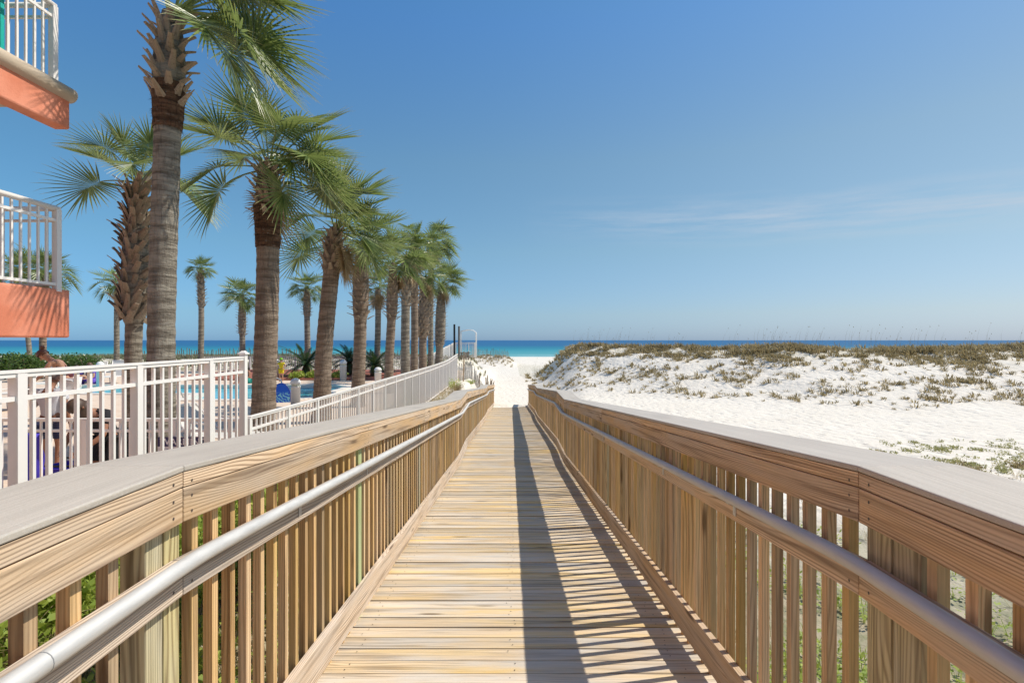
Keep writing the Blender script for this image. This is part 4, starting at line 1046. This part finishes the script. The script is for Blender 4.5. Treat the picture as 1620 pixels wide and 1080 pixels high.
SLING = plain('taupe_sling', (.42,.37,.31), .8); SLING2 = plain('pale_sling', (.62,.60,.56), .8)
def lounge(label, X, Y, rz, mat, back=62):
    root = empty('lounge_chair', (X, Y, TZ), rz); tag(root, label, 'lounge chair', 'lounge chairs on the pool terrace')
    b = MB(); b.box(-.27,.27,-.75,.25,.30,.33); b.build('seat', mat, root, bevel=.005)
    a = R(back); b = MB(); L_ = .68
    c0, s0 = math.cos(a), math.sin(a)
    vs = [(-.27,.25,.31),(.27,.25,.31),(.27,.25+c0*L_,.31+s0*L_),(-.27,.25+c0*L_,.31+s0*L_)]; vs2 = [(v[0], v[1]+.025, v[2]-.005) for v in vs]
    b.add(vs+vs2, MB.BF); b.build('backrest', mat, root)
    b = MB()
    for s in (-1, 1):
        b.tube([(s*.29,-.78,.315),(s*.29,.25,.315),(s*.29,.25+c0*L_,.32+s0*L_)], .018, 8)
    b.tube([(-.29,-.78,.315),(.29,-.78,.315)], .018, 8); b.tube([(-.29,.25+c0*L_,.32+s0*L_),(.29,.25+c0*L_,.32+s0*L_)], .018, 8); b.build('frame', WHITE, root, True)
    for s in (-1, 1):
        for yy in (-.6,.2):
            b = MB(); b.tube([(s*.29,yy,.31),(s*.29,yy+(.04 if yy > 0 else -.04),0)], .016, 8); b.build('leg', WHITE, root, True)
        b = MB(); b.tube([(s*.31,-.15,.32),(s*.31,-.12,.52),(s*.31,.3,.54)], .016, 8); b.build('armrest', WHITE, root, True)
def gx(px, Y): return (px-808)/810*Y
lounge('pale sling lounge chair turned away, right of the dome topped bollard', gx(182, 22), 22.0, .25, SLING2, 70)
lounge('tan high backed lounge chair at the left edge before the hedge', gx(17, 13.6), 13.6, .05, SLING, 82)
lounge('grey lounge chair just left of the leaning woman', gx(72, 18.5), 18.5, -.2, SLING2, 75)
lounge('pale lounge chair glimpsed through the pickets between the two hedge palms', gx(150, 22.5), 22.5, .4, SLING2, 55)
lounge('pale lounge chair seen past the pickets beside the warning banner', gx(345, 8.4), 8.4, 1.3, SLING2, 40)

# blue skim board with wave print
m = M('blue_wave_print', .35, .5); p = m.objc(); sx = m.n('SeparateXYZ'); m.L.new(p, sx.inputs[0])
n_ = m.n('TexWave'); m.L.new(p, n_.inputs['Vector']); n_.inputs['Scale'].default_value = 5; n_.inputs['Distortion'].default_value = 14; n_.bands_direction = 'DIAGONAL'
low = m.math('SUBTRACT', 1.0, m.ramp(sx.outputs[2], .22, .34))
m.color(m.mix(m.math('MULTIPLY', low, m.ramp(n_.outputs[0], .4, .7)), (.008,.07,.42), (.15,.38,.50))); WAVE = m.m
b = MB(); vs = []; K = 20
for s_ in (0, .05):
    for k in range(K):
        a = math.pi*k/(K-1); vs.append((-.26*math.cos(a)*1.0+.0, s_, .05+.52*math.sin(a)**.8 if 0 < k < K-1 else 0))
b.add(vs, [tuple(range(K)), tuple(range(K, 2*K))[::-1]]+[(i, i+1, K+i+1, K+i) for i in range(K-1)]+[(K-1, 0, K, 2*K-1)])
root = empty('pop_up_sunshade', (gx(444, 15.2), 15.2, TZ), .25); tag(root, 'small blue domed sunshade with a wave print at the pool edge', 'sunshade'); root.rotation_euler = (R(-12), 0, .3)
b.build('panel', WAVE, root)
b = MB(); b.tube([(-.26*math.cos(math.pi*k/19), .02, .05+.52*math.sin(math.pi*k/19)**.8 if 0 < k < 19 else 0) for k in range(20)], .022, 8); b.build('rim', plain('navy_piping', (.015,.03,.2), .4), root, True)
b = MB(); b.add([(.22,.03,.02),(.34,.2,.02),(.30,.16,.3),(.2,.04,.42)], [(0,1,2,3)]); b.build('side_flap', WAVE, root)

# beach gear behind the tall fence
PUR = plain('violet_blue_fabric', (.07,.05,.50), .7)
WG = empty('beach_wagon', (gx(125, 5.9), 5.9, TZ)); tag(WG, 'violet blue fabric beach wagon on the terrace beside the bending person', 'wagon')
b = MB(); b.box(-.33,.33,-.2,.2,.13,.16); b.box(-.33,.33,-.2,-.185,.161,.42); b.box(-.33,.33,.185,.2,.161,.42); b.box(-.33,-.315,-.184,.184,.161,.42); b.box(.315,.33,-.184,.184,.161,.42); b.build('fabric_body', PUR, WG, bevel=.008)
b = MB(); 
for s in (-.34,.34):
    for t in (-.21,.21): b.tube([(s,t,.1),(s,t,.45)], .011, 6)
b.tube([(-.34,-.21,.45),(.34,-.21,.45)], .011, 6); b.tube([(-.34,.21,.45),(.34,.21,.45)], .011, 6); b.tube([(.34,0,.15),(.75,0,.72)], .011, 6); b.tube([(.70,-.06,.72),(.80,.06,.72)], .014, 6); b.build('frame', plain('black_metal', (.015,.015,.015), .4), WG, True)
for s in (-.25,.25):
    for t in (-.25,.25):
        b = MB(); b.tube([(s,t-.02,.09),(s,t+.02,.09)], .09, 16); b.build('wheel', bpy.data.materials['black_metal'], WG)
CH = empty('folding_camp_chair', (gx(184, 5.75), 5.75, TZ), .5); tag(CH, 'black framed folding camp chair right of the bending person', 'chair')
b = MB(); b.box(-.2,.2,-.2,.2,.33,.345); b.build('seat', plain('black_canvas', (.02,.02,.025), .8), CH)
b = MB(); b.add([(-.2,.2,.36),(.2,.2,.36),(.2,.3,.82),(-.2,.3,.82),(-.2,.21,.36),(.2,.21,.36),(.2,.31,.82),(-.2,.31,.82)], MB.BF); b.build('backrest', bpy.data.materials['black_canvas'], CH)
for s in (-1, 1):
    b = MB(); b.tube([(s*.22,-.24,0),(s*.22,.22,.55),(s*.22,.32,.84)], .011, 6); b.tube([(s*.22,.26,0),(s*.22,-.22,.55)], .011, 6); b.tube([(s*.22,-.22,.55),(s*.22,.24,.56)], .014, 6); b.build('side_frame', bpy.data.materials['black_metal'], CH, True)
TW = MB(); rg = random.Random(4); nx_, nz_ = 10, 14; vs = []
for j in range(nz_):
    for i in range(nx_): vs.append((-.14+.28*i/(nx_-1), .03*math.sin(i*1.5+j*.2)+.012*math.sin(j), -.62+.62*j/(nz_-1)))
TW.add(vs, [(j*nx_+i, j*nx_+i+1, (j+1)*nx_+i+1, (j+1)*nx_+i) for j in range(nz_-1) for i in range(nx_-1)])
o = TW.build('beach_towel', PUR, None, True); o.location = (gx(50, 5.3), 5.26, -.96); mo = o.modifiers.new('s', 'SOLIDIFY'); mo.thickness = .008; tag(o, 'violet blue towel hanging on the inside of the cross fence at far left', 'towel')

# far beach canopy and small beach things
CN = empty('beach_canopy', (gx(1531, 105), 105, terrain(gx(1531, 105), 105))); tag(CN, 'dark flat topped beach canopy far off beyond the dune at right', 'canopy')
b = MB(); b.box(-.9,.9,-.8,.8,2.0,2.35); b.build('roof', plain('grey_blue_canvas', (.10,.13,.16), .8), CN)
for s in (-1, 1):
    for t in (-1, 1): b = MB(); b.box(s*.82-.04, s*.82+.04, t*.7-.04, t*.7+.04, 0, 2.0); b.build('pole', WHITE, CN)
b = MB(); b.box(-.3,.5,-.2,.2,.6,1.4); b.build('seat_cover', plain('red_canvas', (.4,.05,.04), .8), CN)

# ------------------------------------------------------------------ people
SKIN = plain('skin', (.50,.27,.17), .55, vs=5, va=.06); SKIN_D = plain('tanned_skin', (.34,.16,.095), .55, vs=5, va=.06)
def skinmesh(name, verts, edges, radii, mat, root_i=0, sub=1):
    me = bpy.data.meshes.new(name); me.from_pydata([tuple(v) for v in verts], edges, [])
    o = bpy.data.objects.new('tmp', me); COL.objects.link(o)
    md = o.modifiers.new('skin', 'SKIN'); md.use_smooth_shade = True
    for i, r_ in enumerate(radii):
        r2 = r_ if hasattr(r_, '__len__') else (r_, r_); me.skin_vertices[0].data[i].radius = r2
    me.skin_vertices[0].data[root_i].use_root = True
    s = o.modifiers.new('sub', 'SUBSURF'); s.levels = sub; s.render_levels = sub
    bpy.context.view_layer.update()
    out = bpy.data.meshes.new_from_object(o.evaluated_get(bpy.context.evaluated_depsgraph_get()))
    bpy.data.objects.remove(o); out.materials.clear(); out.materials.append(mat)
    out.polygons.foreach_set('use_smooth', [True]*len(out.polygons)); return out
def person(label, loc, rz, H, J, skin, hairc, top=None, bottom=None, hair='short', hat=None, group=None):
    """J: joints in metres for a 1.70 m body (x right, y forward, z up)"""
    k = H/1.70; root = empty('person', loc, rz); tag(root, label, 'person', group)
    j = {a: Vector(b_)*k for a, b_ in J.items()}
    V = []; E = []; Rr = []; idx = {}
    def add(n, p, r_, par=None):
        idx[n] = len(V); V.append(p); Rr.append((r_[0]*k, r_[1]*k) if hasattr(r_, '__len__') else r_*k)
        if par: E.append((idx[par], idx[n]))
    up = (j['chest']-j['pelvis']).normalized()
    add('pelvis', j['pelvis'], (.135,.10)); add('waist', j['pelvis'].lerp(j['chest'], .45), (.115,.085), 'pelvis'); add('chest', j['chest'], (.145,.10), 'waist')
    add('neck', j['neck'], .055, 'chest'); hd = (j['head']-j['neck']).normalized()
    add('jaw', j['neck'].lerp(j['head'], .45), (.062,.07), 'neck'); add('head', j['head'], (.082,.098), 'jaw'); add('crown', j['head']+hd*.075*k, (.062,.075), 'head')
    for s in 'LR':
        add('sh'+s, j['sh'+s], .052, 'chest'); add('el'+s, j['el'+s], .040, 'sh'+s); add('wr'+s, j['wr'+s], .027, 'el'+s)
        d = (j['wr'+s]-j['el'+s]).normalized(); add('pa'+s, j['wr'+s]+d*.06*k, (.036,.018), 'wr'+s)
        sd_ = d.cross(Vector((0, 1, .2))).normalized() if abs(d.y) < .8 else Vector((1, 0, 0))
        for f in range(4):
            base = j['wr'+s]+d*.06*k+sd_*(f-1.5)*.019*k; ln = (.06,.072,.068,.05)[f]*k
            add('f%d'%f+s, base+d*.035*k+sd_*(f-1.5)*.003*k, .0095, 'pa'+s); c_ = Vector((0, .35, -.1)); add('g%d'%f+s, base+d*.035*k+(d+c_*.5).normalized()*ln*.6, .0085, 'f%d'%f+s); add('h%d'%f+s, base+d*.035*k+(d+c_*.5).normalized()*ln*.6+(d+c_*1.4).normalized()*ln*.4, .007, 'g%d'%f+s)
        add('th'+s, j['wr'+s]+d*.03*k+sd_*(.045)*k*(1 if s == 'L' else -1)+Vector((0, .02, 0))*k, .010, 'wr'+s)
        add('hi'+s, j['hi'+s], (.085,.09), 'pelvis'); add('kn'+s, j['kn'+s], .055, 'hi'+s); add('ca'+s, j['kn'+s].lerp(j['an'+s], .35), .053, 'kn'+s); add('an'+s, j['an'+s], .036, 'ca'+s)
        add('to'+s, j['an'+s]+Vector((0, .15, -.045))*k, (.035,.022), 'an'+s)
    me = skinmesh('body', V, E, Rr, skin); link('body', me, root)
    # face: nose, ears, eyes as small features
    fwd = Vector((0, 1, 0)); fwd = (fwd-hd*fwd.dot(hd)).normalized(); rt = fwd.cross(hd).normalized(); hc = j['head']
    b = MB()
    for s in (-1, 1):
        e = hc+fwd*.087*k+rt*s*.03*k; b.tube([e-fwd*.01*k, e+fwd*.004*k], [.012*k,.006*k], 6)
    b.build('eye', plain('dark_eye', (.02,.015,.012), .3) if 'dark_eye' not in bpy.data.materials else bpy.data.materials['dark_eye'], root, True)
    b = MB(); b.tube([hc+fwd*.075*k+hd*.0*k, hc+fwd*.108*k-hd*.03*k, hc+fwd*.085*k-hd*.04*k], [.008*k,.014*k,.010*k], 6); b.build('nose', skin, root, True)
    for s in (-1, 1):
        b = MB(); b.tube([hc+rt*s*.078*k-hd*.02*k, hc+rt*s*.088*k+hd*.012*k], [.012*k,.016*k], 6); b.build('ear', skin, root, True)
    hm = plain('hair_%d' % int(hairc[0]*1000), hairc, .5, vs=30, va=.4)
    b = MB(); vs = []; fs = []; nu, nv = 16, 8
    q = [rt, -fwd, hd]
    for v in range(nv+1):
        th = math.pi*.58*v/nv
        for u in range(nu):
            ph = 2*math.pi*u/nu; x, y, z = math.sin(th)*math.cos(ph), math.sin(th)*math.sin(ph), math.cos(th)
            if y < -.1 and v > 4: y *= .9; z = max(z, .28)
            vs.append(hc+hd*.012*k+(rt*x*.096+(-fwd)*y*.112+hd*z*.118)*k)
    for v in range(nv):
        for u in range(nu): fs.append((v*nu+u, v*nu+(u+1) % nu, (v+1)*nu+(u+1) % nu, (v+1)*nu+u))
    b.add(vs, fs)
    if hair == 'bun': b.tube([hc-fwd*.08*k+hd*.09*k, hc-fwd*.12*k+hd*.12*k, hc-fwd*.15*k+hd*.11*k], [.03*k,.045*k,.02*k], 8)
    if hair == 'long':
        dn = Vector((0, 0, -1)); b.tube([hc-fwd*.05*k, hc-fwd*.10*k+dn*.1*k, hc-fwd*.10*k+dn*.24*k, hc-fwd*.09*k+dn*.36*k], [.08*k,.085*k,.07*k,.03*k], 10)
    b.build('hair', hm, root, True)
    def cloth(name, names, edges, grow, mat):
        V2 = [V[idx[n]] if not isinstance(n, tuple) else V[idx[n[0]]].lerp(V[idx[n[1]]], n[2]) for n in names]; R2 = [(g[0]*k, g[1]*k) for g in grow]
        link(name, skinmesh(name, V2, edges, R2, mat), root)
    if top:
        if top[0] == 'tee':
            cloth('shirt', ['pelvis','waist','chest',('chest','neck',.55),'shL',('shL','elL',.55),'shR',('shR','elR',.55)], [(0,1),(1,2),(2,3),(2,4),(4,5),(2,6),(6,7)], [(.155,.125),(.145,.115),(.168,.125),(.085,.08),(.078,.075),(.072,.07),(.078,.075),(.072,.07)], top[1])
        else:
            cloth('tank_top', ['pelvis','waist','chest',('chest','neck',.35)], [(0,1),(1,2),(2,3)], [(.15,.115),(.128,.098),(.158,.113),(.10,.075)], top[1])
    if bottom:
        cloth('shorts', ['pelvis','hiL',('hiL','knL',.75),'hiR',('hiR','knR',.75)], [(0,1),(1,2),(0,3),(3,4)], [(.148,.115),(.112,.112),(.095,.095),(.112,.112),(.095,.095)], bottom)
    if hat:
        b = MB(); q0 = hc+hd*.06*k; vs = []
        b.lathe([(.16,0),(.155,.012),(.105,.02),(.10,.08),(.07,.13),(.01,.15)], 0, 0, 20); me_ = b.mesh('hat', hat, True); o = link('hat', me_, root, q0); o.scale = (k, k, k); o.rotation_euler = hd.to_track_quat('Z', 'Y').to_euler()
    return root
STAND = dict(pelvis=(0,0,.93), chest=(0,.01,1.30), neck=(0,0,1.47), head=(0,.02,1.60), shL=(-.19,0,1.39), elL=(-.24,-.02,1.11), wrL=(-.24,.08,.87), shR=(.19,0,1.39), elR=(.24,-.02,1.11), wrR=(.24,.08,.87),
    hiL=(-.10,0,.88), knL=(-.11,.03,.49), anL=(-.11,-.02,.07), hiR=(.10,0,.88), knR=(.11,.03,.49), anR=(.11,-.02,.07))
def pose(**k): d = dict(STAND); d.update(k); return d
TEE = plain('white_tee_cloth', (.70,.70,.74), .85); NAVY = plain('navy_cloth', (.02,.025,.07), .85); MAROON = plain('maroon_cloth', (.10,.02,.025), .8); BLACKC = plain('black_cloth', (.012,.012,.015), .8)
YEL = plain('yellow_cloth', (.75,.58,.02), .8); GRN = plain('green_cloth', (.18,.42,.03), .8); PURP = plain('purple_print', (.14,.08,.50), .8, vs=18, va=.6); TEALC = plain('teal_cloth', (.02,.28,.24), .8)
person('person in a white tee shirt and navy shorts seen from behind holding a phone', (gx(80, 7.0), 7.0, TZ), .15, 1.40, pose(elL=(-.27,.02,1.14), wrL=(-.34,.22,1.17), head=(0,.05,1.58)), SKIN_D, (.07,.03,.02), ('tee', TEE), NAVY)
b = MB(); b.box(-.02,.02,-.004,.004,-.045,.045); o = b.build('phone', BLACKC); o.location = (gx(80, 7.0)-.36, 7.2, TZ+1.0); tag(o, 'small black phone in the hand of the person in white', 'phone')
person('woman in a maroon tank top with tied up hair leaning over by the hedge', (gx(98, 11.2), 11.2, TZ), 1.95, 1.80, pose(pelvis=(0,-.15,.93), chest=(0,.06,1.24), neck=(0,.20,1.36), head=(0,.30,1.44), shL=(-.17,.12,1.31), elL=(-.24,.22,1.06), wrL=(-.2,.38,.92), shR=(.17,.12,1.31), elR=(.26,.05,1.06), wrR=(.24,.2,.86), hiL=(-.1,-.14,.88), hiR=(.1,-.14,.88)), SKIN, (.14,.06,.035), ('tank', MAROON), TEE, 'bun')
person('dark haired person in a black top bowing the head behind the cross fence', (gx(162, 5.65), 5.65, TZ), 2.9, 1.42, pose(pelvis=(0,-.12,.90), chest=(0,.08,1.18), neck=(0,.2,1.31), head=(0,.31,1.37), shL=(-.2,.1,1.27), elL=(-.27,.2,1.0), wrL=(-.16,.36,.86), shR=(.2,.1,1.27), elR=(.27,.2,1.0), wrR=(.16,.36,.86), hiL=(-.1,-.1,.86), hiR=(.1,-.1,.86)), SKIN_D, (.075,.045,.03), ('tee', BLACKC), BLACKC, 'long')
SIT = pose(pelvis=(0,0,.12), chest=(0,.06,.46), neck=(0,.08,.62), head=(0,.12,.75), shL=(-.19,.07,.55), elL=(-.26,.12,.30), wrL=(-.2,.32,.26), shR=(.19,.07,.55), elR=(.26,.12,.3), wrR=(.2,.32,.26), hiL=(-.1,.05,.11), knL=(-.13,.42,.38), anL=(-.12,.55,.06), hiR=(.1,.05,.11), knR=(.13,.42,.38), anR=(.12,.55,.06))
person('person in a purple swimsuit sitting by the pool, left of the pair', (gx(124, 21.3), 21.35, TZ), 3.0, 1.6, SIT, SKIN, (.05,.03,.02), ('tee', PURP), PURP, 'long')
person('person in a purple swimsuit sitting by the pool, right of the pair', (gx(143, 21.3), 21.45, TZ), 2.7, 1.8, SIT, SKIN, (.1,.05,.03), ('tee', PURP), PURP)
person('dark haired person sitting with teal shorts beyond the capped fence post', (gx(393, 22.0), 22.0, TZ), 2.6, 1.6, SIT, SKIN_D, (.03,.02,.015), ('tank', BLACKC), TEALC, 'long')
person('child in a bright yellow shirt and green hat standing at the mulch bed', (gx(445, 22.8), 22.8, TZ), 3.0, 1.02, pose(elL=(-.36,0,1.22), wrL=(-.30,.16,1.05), elR=(.36,0,1.22), wrR=(.30,.16,1.05)), SKIN, (.1,.06,.03), ('tee', YEL), YEL, 'short', GRN)
